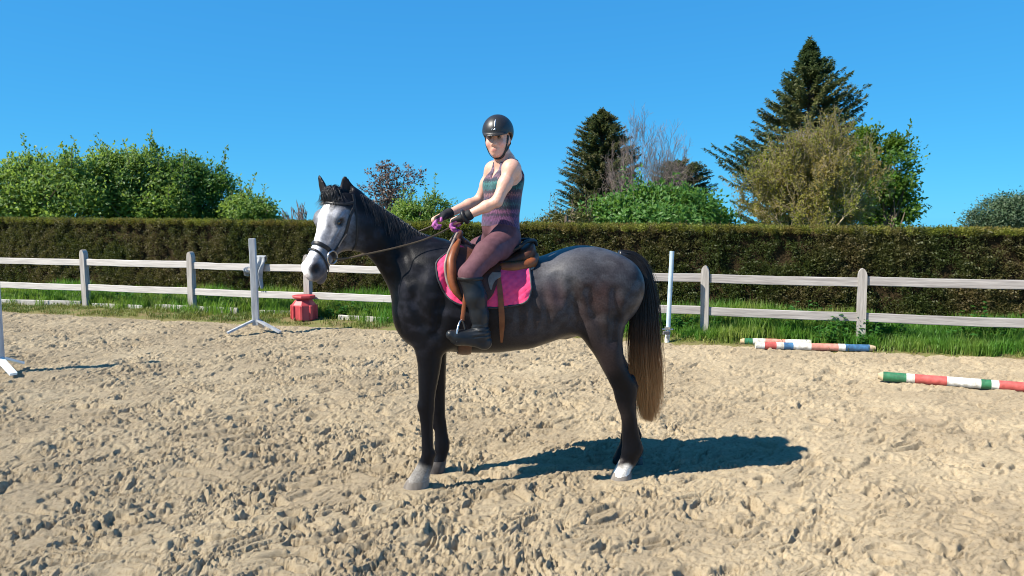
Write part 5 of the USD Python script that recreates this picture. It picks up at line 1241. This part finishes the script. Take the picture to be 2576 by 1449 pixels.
# ---------------------------------------------------------------- trees and shrubs beyond the hedge
M_l1 = leafy('shrub_leaves_fresh', (0.12, 0.20, 0.035), (0.25, 0.37, 0.07), (0.42, 0.58, 0.09), 0.45, 0.55, (0.09, 0.165, 0.035))
M_l2 = leafy('shrub_leaves_deep', (0.06, 0.135, 0.025), (0.14, 0.25, 0.05), (0.28, 0.46, 0.06), 0.4, 0.5, (0.05, 0.11, 0.026))
M_l3 = leafy('bush_leaves_bright', (0.065, 0.15, 0.025), (0.19, 0.32, 0.06), (0.3, 0.5, 0.06), 0.35, 0.7)
M_copper = leafy('copper_leaves', (0.12, 0.09, 0.075), (0.22, 0.175, 0.14), (0.25, 0.12, 0.08), 0.25)
M_con = leafy('spruce_needles', (0.045, 0.08, 0.032), (0.11, 0.15, 0.055), (0.15, 0.2, 0.06), 0.3, 0.35, (0.14, 0.14, 0.05))
M_con2 = leafy('cypress_sprays', (0.055, 0.08, 0.026), (0.13, 0.145, 0.045), (0.16, 0.19, 0.05), 0.3, 0.5, (0.135, 0.115, 0.055))
M_olive = leafy('budding_leaves', (0.18, 0.19, 0.022), (0.33, 0.33, 0.045), (0.45, 0.42, 0.05), 0.35, 0.5, (0.20, 0.15, 0.04))
M_yg = leafy('spring_leaves', (0.075, 0.15, 0.016), (0.19, 0.28, 0.03), (0.35, 0.5, 0.03), 0.4, 0.6, (0.035, 0.075, 0.014))
M_far = leafy('far_leaves', (0.055, 0.09, 0.04), (0.10, 0.145, 0.065), (0.12, 0.2, 0.06), 0.2, 0.3, (0.05, 0.075, 0.045))
M_ob = leafy('olive_bush_leaves', (0.085, 0.085, 0.018), (0.16, 0.14, 0.035), (0.2, 0.2, 0.03), 0.2)
def seen_x(u, y): return (u - PW / 2) / FPX * y
def seen_z(v, y): d = ray(PW / 2, v); return EYE + d[2] / d[1] * y
def tree_thing(name, u, y, label, cat, group=None): return Thing(name, label, cat, (seen_x(u, y), y, -.30), 0, group)

def broadleaf(name, u, y, blobs, ncl, per, L, mat, bark, label, cat, seed, rcl=.32, thr=.0, shoots=0, stems=1, tr=.12, wide=.55, inner=.5):
    """blobs: (column, row, half width px, half height px, depth offset m)"""
    r = np.random.default_rng(seed); t = tree_thing(name, u, y, label, cat); k = y / FPX; bx = seen_x(u, y)
    C = np.array([(seen_x(b[0], y + b[4]) - bx, b[4], seen_z(b[1], y + b[4]) + .30) for b in blobs]); S = np.array([(b[2] * k, b[2] * k * .8, b[3] * k) for b in blobs])
    w = S.prod(1) ** .66; w /= w.sum(); pc = []
    while len(pc) < ncl:
        i = r.choice(len(blobs), p=w); d = unit(r, 1)[0]; q = C[i] + d * S[i] * (inner + (1 - inner) * r.random() ** .6) * r.uniform(.88, 1.06)
        if q[2] < .9: continue
        if thr and meshkit.fbm(q[None] * .9, 2, seed)[0] < thr: continue
        pc.append(q)
    pc = np.array(pc); ctr = (C * w[:, None]).sum(0)
    n = len(pc); rad = rcl * r.uniform(.6, 1.25, n)
    lp = np.repeat(pc, per, 0) + r.normal(0, 1, (n * per, 3)) * np.repeat(rad, per)[:, None] * [.55, .55, .42]
    out = lp - ctr; out /= np.linalg.norm(out, axis=1, keepdims=True) + 1e-6
    ld = unit(r, len(lp)) + out * .5 + [0, 0, .1]; nr = unit(r, len(lp)) * .55 + out * .8 + [0, 0, .6]
    ll = L * r.uniform(.6, 1.25, len(lp)); ex = []
    segs = []
    for s_ in range(shoots):
        i = r.choice(n, p=np.exp(pc[:, 2] * .8) / np.exp(pc[:, 2] * .8).sum()); p0 = pc[i]; h = r.uniform(.3, .95); d = np.array([r.normal(0, .22), r.normal(0, .22), 1]); d /= np.linalg.norm(d)
        segs.append((p0, p0 + d * h, .010, .004)); q = r.random(26) ** .8
        ex.append((p0 + d * h * q[:, None] + r.normal(0, .035, (26, 3)), unit(r, 26) + d * .8))
    if ex:
        lp = np.vstack([lp] + [e[0] for e in ex]); ld = np.vstack([ld] + [e[1] for e in ex]); m = len(lp) - len(nr); nr = np.vstack([nr, unit(r, m) + [0, 0, .6]]); ll = np.concatenate([ll, L * r.uniform(.6, 1.1, m)])
    t.part('crown', leaves(lp, ld, nr, ll, ll * wide * r.uniform(.8, 1.2, len(ll))), mat)
    # trunk, limbs
    low = max(.8, (C[:, 2] - S[:, 2]).min() * .9)
    for s_ in range(stems):
        a = r.uniform(0, 6.28); b = np.array([.25 * math.cos(a), .25 * math.sin(a), 0]) * (stems > 1); top = ctr * [1, 1, 1] + r.normal(0, .25, 3) * (stems > 1)
        m = b * .5 + top * .5 + r.normal(0, .12, 3); segs += [(b, m, tr, tr * .72), (m, top, tr * .72, tr * .4)]
        for i in r.choice(n, min(n, 60 // stems), replace=False):
            f = r.uniform(.15, 1); p0 = b + (m - b) * min(f * 2, 1) if f < .5 else m + (top - m) * (f * 2 - 1); p1 = pc[i]; mm = (p0 + p1) / 2 + r.normal(0, .12, 3) + [0, 0, -.1]
            segs += [(p0, mm, tr * .32, tr * .2), (mm, p1, tr * .2, tr * .05)]
    t.part('trunk', sticks(segs, 6), bark)
    return t

# the row of green shrubs on the left
broadleaf('green_shrub', -70, 23.5, [(-60, 500, 120, 72, 0), (-110, 470, 70, 50, .5)], 190, 46, .12, M_l1, M_bark, 'green shrub cut by the left edge of the photograph', 'shrub', 101, shoots=12, stems=3)
broadleaf('green_shrub', 95, 23, [(40, 505, 100, 85, 0), (95, 475, 100, 85, .4), (170, 500, 105, 85, 0), (70, 430, 50, 35, .3), (190, 440, 60, 40, .2)], 430, 46, .125, M_l1, M_bark, 'large fresh green shrub above the hedge, leftmost complete one', 'shrub', 102, shoots=34, stems=4)
broadleaf('green_shrub', 330, 24, [(280, 495, 105, 95, 0), (360, 475, 110, 95, .5), (300, 420, 70, 45, .2), (380, 415, 55, 40, .3), (400, 510, 90, 70, 0)], 460, 46, .125, M_l1, M_bark, 'tallest green shrub of the left group, with long shoots at its top', 'shrub', 103, shoots=44, stems=4)
broadleaf('green_shrub', 490, 24.5, [(470, 490, 90, 85, 0), (530, 505, 75, 70, .3), (475, 440, 55, 42, .2), (545, 460, 45, 32, 0)], 320, 46, .12, M_l2, M_bark, 'darker green shrub at the right of the left group', 'shrub', 104, shoots=20, stems=3)
broadleaf('green_shrub', 640, 24, [(630, 540, 62, 42, 0), (665, 548, 42, 36, .2), (610, 525, 40, 34, .2)], 150, 44, .115, M_l1, M_bark, 'small low green shrub, last on the right before the horse head', 'shrub', 105, shoots=14, stems=3, rcl=.26)
# behind the horse head and neck
broadleaf('sparse_tree', 985, 31, [(985, 455, 66, 48, 0), (960, 430, 40, 26, .3), (1030, 450, 40, 36, 0), (940, 480, 36, 40, .2), (990, 510, 55, 45, 0)], 165, 15, .13, M_copper, M_greybark, 'small sparse tree with brownish young leaves behind the horse neck', 'tree', 106, rcl=.17, shoots=0, inner=.2, tr=.09)
broadleaf('light_green_shrub', 1080, 25, [(1050, 548, 55, 34, 0), (1100, 535, 45, 46, .2), (1020, 540, 40, 30, .2)], 170, 40, .105, M_l1, M_bark, 'light green shrub between the horse neck and the rider hands', 'shrub', 107, rcl=.25, shoots=16, stems=3)
broadleaf('olive_bush', 1395, 19, [(1355, 572, 30, 18, 0), (1400, 568, 48, 26, .2), (1450, 566, 40, 26, 0)], 120, 36, .075, M_ob, M_bark, 'low olive bush just above the hedge right of the rider back', 'shrub', 108, rcl=.2, shoots=8, stems=3)
broadleaf('bright_green_bush', 1640, 20, [(1560, 545, 82, 52, 0), (1640, 525, 85, 58, .4), (1725, 535, 90, 56, 0), (1790, 552, 50, 40, .2), (1650, 560, 140, 40, -.3)], 520, 40, .125, M_l3, M_bark, 'broad bright green bush with big leaves in front of the dark conifers', 'shrub', 109, shoots=14, stems=4, rcl=.26)
broadleaf('spring_tree', 2235, 32, [(2235, 430, 58, 75, 0), (2190, 400, 55, 70, .6), (2255, 520, 48, 50, 0), (2200, 500, 60, 70, .5), (2240, 365, 30, 34, .2), (2275, 455, 26, 20, -.3), (2180, 350, 40, 34, .6)], 360, 42, .16, M_yg, M_bark, 'yellow green spring tree at the right side of the tall spruce', 'tree', 110, rcl=.36, thr=.40, shoots=6, tr=.16)
broadleaf('far_tree', 2510, 62, [(2510, 545, 62, 42, 0), (2470, 560, 45, 28, 1), (2560, 540, 60, 48, 0), (2530, 515, 45, 26, 0), (2620, 530, 50, 40, 0)], 420, 60, .19, M_far, M_bark, 'hazy grey green tree far off at the right edge', 'tree', 111, rcl=.75, tr=.25)

def branching(r, stems, depth, spread, up, ratio=.74, kids=(2, 3), lean=.5):
    segs, tips = [], []
    def grow(p, d, L, R, k):
        n = 3
        for i in range(n):
            d2 = d + r.normal(0, .13, 3) + [0, 0, up * .1]; d2 /= np.linalg.norm(d2); q = p + d2 * L / n; segs.append((p, q, R * (1 - .25 * i / n), R * (1 - .25 * (i + 1) / n), k)); p, d = q, d2
            if i < n - 1 and k < depth and r.random() < .55:
                side(p, d, L * ratio * .85, R * .5, k + 1)
        if k < depth:
            for _ in range(r.integers(kids[0], kids[1] + 1)): side(p, d, L * ratio * r.uniform(.8, 1.15), R * .62, k + 1)
        else: tips.append((p, d))
    def side(p, d, L, R, k):
        a = unit(r, 1)[0]; a -= d * (a @ d); a /= np.linalg.norm(a) + 1e-9; e = d + a * spread * r.uniform(.5, 1.2) + [0, 0, up * .25]; grow(p, e / np.linalg.norm(e), L, R, k)
    for s_ in range(stems):
        a = 2 * np.pi * (s_ + r.uniform(-.3, .3)) / stems; d = np.array([math.cos(a) * lean, math.sin(a) * lean, 1]); grow(np.array([.08 * math.cos(a), .08 * math.sin(a), 0]), d / np.linalg.norm(d), 1.0, .075, 0)
    return segs, tips
def twiggy(name, u, y, ul, ur, vt, label, seed, stems, depth, spread, up, bark, leaf=None, nleaf=0, L=.06, mat=None, rmin=.006, lean=.5, rs=1.0, cat='tree'):
    r = np.random.default_rng(seed); segs, tips = branching(r, stems, depth, spread, up, lean=lean)
    pts = np.array([s[1] for s in segs]); zt = seen_z(vt, y) + .30; bx = seen_x(u, y)
    sz = zt / np.percentile(pts[:, 2], 99.7); lx, hx = np.percentile(pts[:, 0], .2), np.percentile(pts[:, 0], 99.8); a, b = seen_x(ul, y) - bx, seen_x(ur, y) - bx
    def m(p): x =  p[0] * (a / lx if p[0] < 0 else b / hx); return np.array([x, p[1] * (b - a) / (hx - lx), p[2] * sz])
    t = tree_thing(name, u, y, label, cat); S = [(m(s[0]), m(s[1]), max(s[2] * rs, rmin), max(s[3] * rs, rmin * .8)) for s in segs]
    thick = [s for s, o in zip(S, segs) if o[4] <= 2]; fine = [s for s, o in zip(S, segs) if o[4] > 2]
    thick.append((np.array([0, 0, -.15]), np.array([0, 0, .35]), .2, .12)); t.part('trunk', sticks(thick, 7), bark); t.part('twigs', sticks(fine, 3 if len(fine) > 8000 else 4), bark, kind='stuff')
    if nleaf:
        F = [s for s, o in zip(S, segs) if o[4] >= 2]; i = r.integers(0, len(F), nleaf); f = r.random(nleaf)[:, None]
        p0, p1 = np.array([s[0] for s in F]), np.array([s[1] for s in F]); lp = p0[i] + (p1[i] - p0[i]) * f + r.normal(0, .035, (nleaf, 3)); d = unit(r, nleaf) + (p1[i] - p0[i]) * 1.5
        ll = L * r.uniform(.5, 1.3, nleaf); t.part('crown', leaves(lp, d, unit(r, nleaf) + [0, 0, .5], ll, ll * .5), mat)
    print(name, len(segs))
twiggy('bare_tree', 1600, 30, 1490, 1722, 296, 'leafless tree with fine greyish twigs in front of the narrow conifer', 201, 4, 6, .85, .12, M_greybark, rmin=.0035, lean=.75, rs=.5)
twiggy('budding_tree', 2050, 27, 1850, 2190, 300, 'olive budding tree with pale branches in front of the tall spruce', 202, 6, 6, .72, .3, M_palebark, nleaf=48000, L=.09, mat=M_olive, rmin=.005, lean=.6, rs=.62)
twiggy('leafless_shrub', 738, 33, 705, 772, 512, 'faint leafless shrub just left of the horse forehead', 203, 3, 4, .6, .5, M_greybark, nleaf=250, L=.06, mat=M_l2, rmin=.004)

def conifer(name, u, y, vt, prof, label, seed, mat, nwh, per, droop, L, W, density=1.0, upturn=.35, tr=.2):
    """prof: (row, half width left px, half width right px)"""
    r = np.random.default_rng(seed); k = y / FPX; zt = seen_z(vt, y) + .30; pz = np.array([seen_z(p[0], y) + .30 for p in prof])[::-1]; pl = np.array([p[1] * k for p in prof])[::-1]; pr_ = np.array([p[2] * k for p in prof])[::-1]
    t = tree_thing(name, u, y, label, 'tree'); segs = [((0, 0, 0), (0, 0, zt * .5), tr, tr * .55), ((0, 0, zt * .5), (.03, 0, zt - .05), tr * .55, .015)]; segs = [(np.array(a, float), np.array(b, float), c, d) for a, b, c, d in segs]
    P, D, N, LL = [], [], [], []
    for z in np.linspace(.9, zt - .12, nwh):
        for j in range(max(3, int(per * r.uniform(.8, 1.2)))):
            a = r.uniform(0, 2 * np.pi); ca, sa = math.cos(a), math.sin(a); zz = z + r.normal(0, .12)
            w = np.interp(zz, pz, pl) if ca < 0 else np.interp(zz, pz, pr_); w = w * abs(ca) + .5 * (np.interp(zz, pz, pl) + np.interp(zz, pz, pr_)) * (1 - abs(ca)); B = max(.12, w * r.uniform(.62, 1.08)); dirv = np.array([ca, sa, 0])
            g = np.linspace(0, 1, 7); top = sstep(.55, 1.0, zz / zt); dr = droop * (1 - top) - .55 * top * 1.0
            c = np.array([0, 0, zz]) + dirv * (g * B)[:, None] + np.array([0, 0, 1]) * ((-dr * g + (dr * .5 + upturn) * g ** 2.6 * .6) * B)[:, None]
            for q in range(6): segs.append((c[q], c[q + 1], .022 * (1 - g[q]) + .005, .022 * (1 - g[q + 1]) + .004))
            m = int((16 + 46 * B) * density); f = np.sqrt(r.uniform(.02, 1, m)); cc = np.stack([np.interp(f, g, c[:, q]) for q in range(3)], 1); sd = np.cross(dirv, [0, 0, 1.0]) * r.choice([-1, 1], m)[:, None]
            dd = dirv * r.uniform(.3, 1.1, m)[:, None] + sd * r.uniform(.1, .9, m)[:, None] + np.array([0, 0, 1]) * r.normal(-.12 + .25 * top, .38, m)[:, None]
            P.append(cc + r.normal(0, .025, (m, 3))); D.append(dd); N.append(np.tile([0, 0, 1.0], (m, 1)) + unit(r, m) * .6); LL.append(L * r.uniform(.5, 1.2, m) * (1.1 - .45 * f))
    m = 260; f = r.random(m); P.append(np.stack([r.normal(0, .04, m), r.normal(0, .04, m), zt - .9 + f * .9], 1)); D.append(unit(r, m) * (1.15 - f)[:, None] + np.array([0, 0, 1]) * (.3 + f)[:, None]); N.append(unit(r, m)); LL.append(L * r.uniform(.5, .9, m))
    P, D, N, LL = map(np.concatenate, (P, D, N, LL)); t.part('trunk', sticks(segs, 4), M_bark); t.part('crown', leaves(P, D, N, LL, LL * W, .12), mat); print(name, len(P))
conifer('tall_spruce', 2020, 36, 108, [(108, 3, 3), (150, 20, 22), (200, 52, 64), (250, 84, 120), (300, 118, 146), (350, 150, 152), (385, 240, 160), (415, 215, 165), (450, 200, 165), (520, 170, 150), (575, 150, 130)], 'tall dark spruce towering over the other trees', 301, M_con, 56, 12, .32, .27, .34, 1.7, upturn=.55)
conifer('narrow_conifer', 1512, 34, 282, [(282, 5, 5), (310, 32, 32), (340, 54, 50), (380, 74, 70), (420, 88, 88), (470, 100, 100), (520, 112, 104), (580, 128, 104)], 'narrow pointed dark conifer above the bright green bush', 302, M_con2, 46, 13, -.55, .20, .34, 1.7, upturn=.15)
conifer('rounded_conifer', 1705, 33, 415, [(415, 20, 20), (425, 40, 40), (450, 66, 66), (490, 78, 86), (540, 85, 92), (580, 85, 92)], 'rounded dark olive conifer right of the leafless tree', 303, M_con2, 24, 14, -.4, .20, .34, 1.6, upturn=.1)
# ---------------------------------------------------------------- jump stands, poles, small things
def slope_foot(dx, dy, L, h0, w, th, rise=.0):
    d = np.array([dx, dy, 0.]); d /= np.linalg.norm(d); a = d * .03 + [0, 0, h0]; b = d * L + [0, 0, .035]; s = np.cross(d, [0, 0, 1.0]); t = b - a; t /= np.linalg.norm(t); n = np.cross(s, t); n *= np.sign(n[2])
    v = []
    for p, q in ((a, 1), (b, .92)):
        for i, j in ((-1, -1), (1, -1), (1, 1), (-1, 1)): v.append(p + s * i * w / 2 * q + n * j * th / 2)
    v = np.array(v); return trimesh.convex.convex_hull(v).vertices, trimesh.convex.convex_hull(v).faces
def hull(v): m = trimesh.convex.convex_hull(np.asarray(v)); return np.array(m.vertices), np.array(m.faces)
def stand(u, v, top_v, w, label, mat, fmat, rot, feet, lean=0.0, base_h=.16, fl=.34):
    P = on_ground(u, v); d = ray(u, top_v); H = EYE + d[2] * P[1] / d[1]
    t = Thing('jump_stand', label, 'jump stand', P, rot, group='grey jump stands on the sand'); m = box((0, 0, (H + base_h * .6) / 2 + .0), (w, w, H - base_h * .6), bevel=.006); m[0][:, 0] += lean * m[0][:, 2]
    t.part('post', m, mat)
    for a in feet: t.part('foot', slope_foot(math.cos(a), math.sin(a), fl, base_h, w * .78, .028), fmat)
    return t, P, H
stand(645, 838, 600, .092, 'grey wooden jump stand with spread feet in front of the fence left of the horse', M_standp, M_standp, .12, (math.radians(-25), math.radians(205), math.radians(90)), lean=-.012, base_h=.20, fl=.42)
stand(-3, 938, 572, .10, 'pale grey jump stand cut by the left edge, its white foot on the sand', M_standp, M_standw, 0, (math.radians(-36), math.radians(216), math.radians(90)), base_h=.17, fl=.40)
# pale blue pole with a clamp at its foot
P = on_ground(1679, 862); d = ray(1688, 632); H = EYE + d[2] * P[1] / d[1]; ln = (1688 - 1681) / FPX * P[1] / H
t = Thing('round_post', 'thin pale blue round pole with metal clamp at its foot beside the fence', 'pole', P, 0)
t.part('pole', tube([(ln * z, 0, z) for z in (.10, .5, 1.0, H)], .031, 14), M_blue, 50)
t.part('clamp', hull([(.042 * math.cos(g), .042 * math.sin(g), z) for g in np.linspace(0, 6.28, 13)[:-1] for z in (.12, .16)]), M_dull)
t.part('clamp', hull([(.05 * math.cos(g), .05 * math.sin(g), z) for g in np.linspace(0, 6.28, 13)[:-1] for z in (.20, .225)]), M_steel)
t.part('bolt', tube([(-.085, -.02, .19), (.07, -.02, .19)], .012, 8), M_steel, 50)
t.part('lever', box((-.035, -.045, .145), (.09, .02, .05), rot_z(.3), .006), M_dull)
t.part('foot', hull([(.034 * math.cos(g) - (.012 if z < .05 else 0), .034 * math.sin(g), z) for g in np.linspace(0, 6.28, 13)[:-1] for z in (-.02, .12)]), M_white)
# red plastic jump block standing on edge before the fence
P = on_ground(766, 811); t = Thing('plastic_block', 'faded red plastic jump block standing in the grass under the horse nose', 'jump block', P, -.35)
def lathe_poly(sides, prof, sq=1.0, ph0=0.0):
    v = []
    for r_, z in prof:
        for g in range(sides): a = ph0 + 2 * np.pi * (g + .5) / sides; v.append((r_ * math.cos(a), r_ * math.sin(a) * sq, z))
    n = len(prof); f = []
    for i in range(n - 1):
        for g in range(sides): h = (g + 1) % sides; f += [(i * sides + g, i * sides + h, (i + 1) * sides + h), (i * sides + g, (i + 1) * sides + h, (i + 1) * sides + g)]
    v += [(0, 0, prof[0][1]), (0, 0, prof[-1][1])]; k = n * sides
    for g in range(sides): h = (g + 1) % sides; f += [(k, h, g), (k + 1, (n - 1) * sides + g, (n - 1) * sides + h)]
    return np.array(v), np.array(f)
body = lathe_poly(8, [(.16, .03), (.195, .05), (.205, .09), (.205, .28), (.195, .31), (.135, .385), (.13, .41)])
t.part('body', body, M_redplastic, 30)
for a in np.arange(8) * np.pi / 4 + np.pi / 8:
    c, s = math.cos(a), math.sin(a); R = np.array([[c, -s, 0], [s, c, 0], [0, 0, 1.0]]); m = box((0, 0, 0), (.05, .055, .24), bevel=.012); t.part('rib', (m[0] @ R.T + [c * .198, s * .198, .18], m[1]), M_redplastic)
t.part('rim', lathe_poly(8, [(.13, .395), (.185, .415), (.193, .435), (.185, .455), (.12, .458)], 1, .0), M_redplastic, 30)
# striped poles lying on the ground
def jump_pole(name, a_uv, b_uv, rad, bands, label, z0=.0, lift=0.0):
    A, B = on_ground(*a_uv), on_ground(*b_uv); A[2] = B[2] = rad + z0; d = B - A; L = np.linalg.norm(d); a = math.atan2(d[1], d[0]); t = Thing(name, label, 'jump pole', (A[0], A[1], 0), a, group='striped poles lying on the ground')
    x = 0
    for i, (f0, f1, mat, nm) in enumerate(bands):
        x0, x1 = f0 * L, f1 * L; c = lambda xx, r_: [(xx, r_ * math.cos(g), A[2] + r_ * math.sin(g) + lift * xx) for g in np.linspace(0, 2 * np.pi, 17)[:-1]]
        rr0, rr1 = (rad * .62 if nm == 'pole_end' and i == 0 else rad), (rad * .62 if nm == 'pole_end' and i else rad)
        v = c(x0, rr0) + c(x1, rr1) + [(x0, 0, A[2] + lift * x0), (x1, 0, A[2] + lift * x1)]; f = []
        for g in range(16): h = (g + 1) % 16; f += [(g, h, 16 + h), (g, 16 + h, 16 + g), (32, h, g), (33, 16 + g, 16 + h)]
        t.part(nm, (np.array(v), np.array(f)[:, ::-1]), mat, 40)
G_, W_, R_, S_, B_2, E_2 = (M_greenp, 'green_band'), (M_white, 'white_band'), (M_redp, 'red_band'), (M_salmon, 'red_band'), (M_bluep, 'blue_band'), (M_endwood, 'pole_end')
def bands(px, cols):
    a, b = px[0], px[-1]; return [((p - a) / (b - a), (q - a) / (b - a), *c) for p, q, c in zip(px[:-1], px[1:], cols)]
jump_pole('striped_pole', (2208, 957), (2800, 1004), .050, bands([2208, 2222, 2286, 2309, 2394, 2482, 2508, 2527, 2640, 2700, 2800], [E_2, G_, W_, R_, W_, G_, W_, R_, W_, R_]), 'green, white and red pole lying on the open sand at the right edge')
jump_pole('striped_pole', (1862, 867), (2040, 872), .047, bands([1862, 1872, 1893, 1925, 1975, 2040], [E_2, G_, W_, S_, W_]), 'green-ended pole lying in the grass, the rear one of the pair at the verge')
jump_pole('striped_pole', (1900, 877), (2201, 885), .047, bands([1900, 1923, 1953, 1972, 1996, 2041, 2109, 2126, 2186, 2201], [W_, R_, W_, B_2, W_, S_, W_, B_2, E_2]), 'red, white and blue pole lying at the sand edge, the front one of the pair')
# small red cup lying in the grass
P = on_ground(2470, 868); t = Thing('jump_cup', 'small red plastic cup lying in the grass at the right edge', 'jump cup', P, .4)
v, f = tube([(.05 * math.cos(a), 0, .10 - .05 * math.sin(a)) for a in np.linspace(.1, 3.04, 10)], .022, 8, .6); t.part('cup', (v, f), M_redplastic, 40); t.part('bracket', box((.055, 0, .06), (.018, .05, .12), None, .004), M_redplastic)
# pale sheet draped over the top rail behind the stand
P = fence_at(658); zt = z_seen(658, 645, P); t = Thing('plastic_sheet', 'crumpled pale sheet hanging over the fence behind the grey jump stand', 'sheet', P, FROT)
pr_ = np.random.default_rng(9); nx_, ny_ = 46, 60; qx, qy = np.meshgrid(np.linspace(-1, 1, nx_), np.linspace(0, 1, ny_), indexing='ij')
wid = .075 + .05 * np.sin(qy * np.pi * .9 + .5); sh = np.stack([qx * wid + .03 * np.sin(qy * 7), 0 * qx, 0 * qx], -1); drop = (qy - .12)
sh[..., 1] = np.where(drop < 0, .045, -.055) - .03 * np.sin(qx * 9 + 3 * qy) * np.clip(np.abs(drop) * 2.5, .1, 1) - .05 * np.exp(-((drop - .35) / .25) ** 2) + .04 * (meshkit.fbm(np.stack([qx * 2.2, qy * 4, 0 * qx], -1), 3, 3) - .5)
sh[..., 2] = z_seen(645, 655, P) + .085 - np.where(drop < 0, -drop * .9, drop * .62) + .02 * np.sin(qx * 5 + 1) * qy
sh[..., 1] = np.where(np.abs(drop) < .03, sh[..., 1] * np.clip(drop / .03, -1, 1) ** 2 + 0, sh[..., 1])
v, f = shell(sh, .003); t.part('sheet', (v, f), M_net, 50)
sh2 = sh[::2, ::2] * [.30, 1.3, .30]; sh2[..., 0] += .02 * np.sin(sh2[..., 2] * 60); sh2[..., 0] -= .20; sh2[..., 2] += z_seen(645, 672, P) * .70 - .05; v, f = shell(sh2, .003); t.part('corner', (v, f), M_net, 50)
# slack cord between the posts
A, M_, B = fence_at(672), fence_at(777), fence_at(985); c = []
for u, v in smoothline([(672, 713), (715, 719), (760, 724), (820, 726.5), (885, 726), (940, 717), (985, 705)], 40): Pq = fence_at(u) - fnor * .09; c.append((Pq[0], Pq[1], z_seen(u, v, Pq)))
c = np.array(c); single('slack_cord', tube(c - c[20], .005, 6), M_cord, 'thin slack cord hanging along the fence below the horse head', 'cord', smooth=60, loc=c[20])
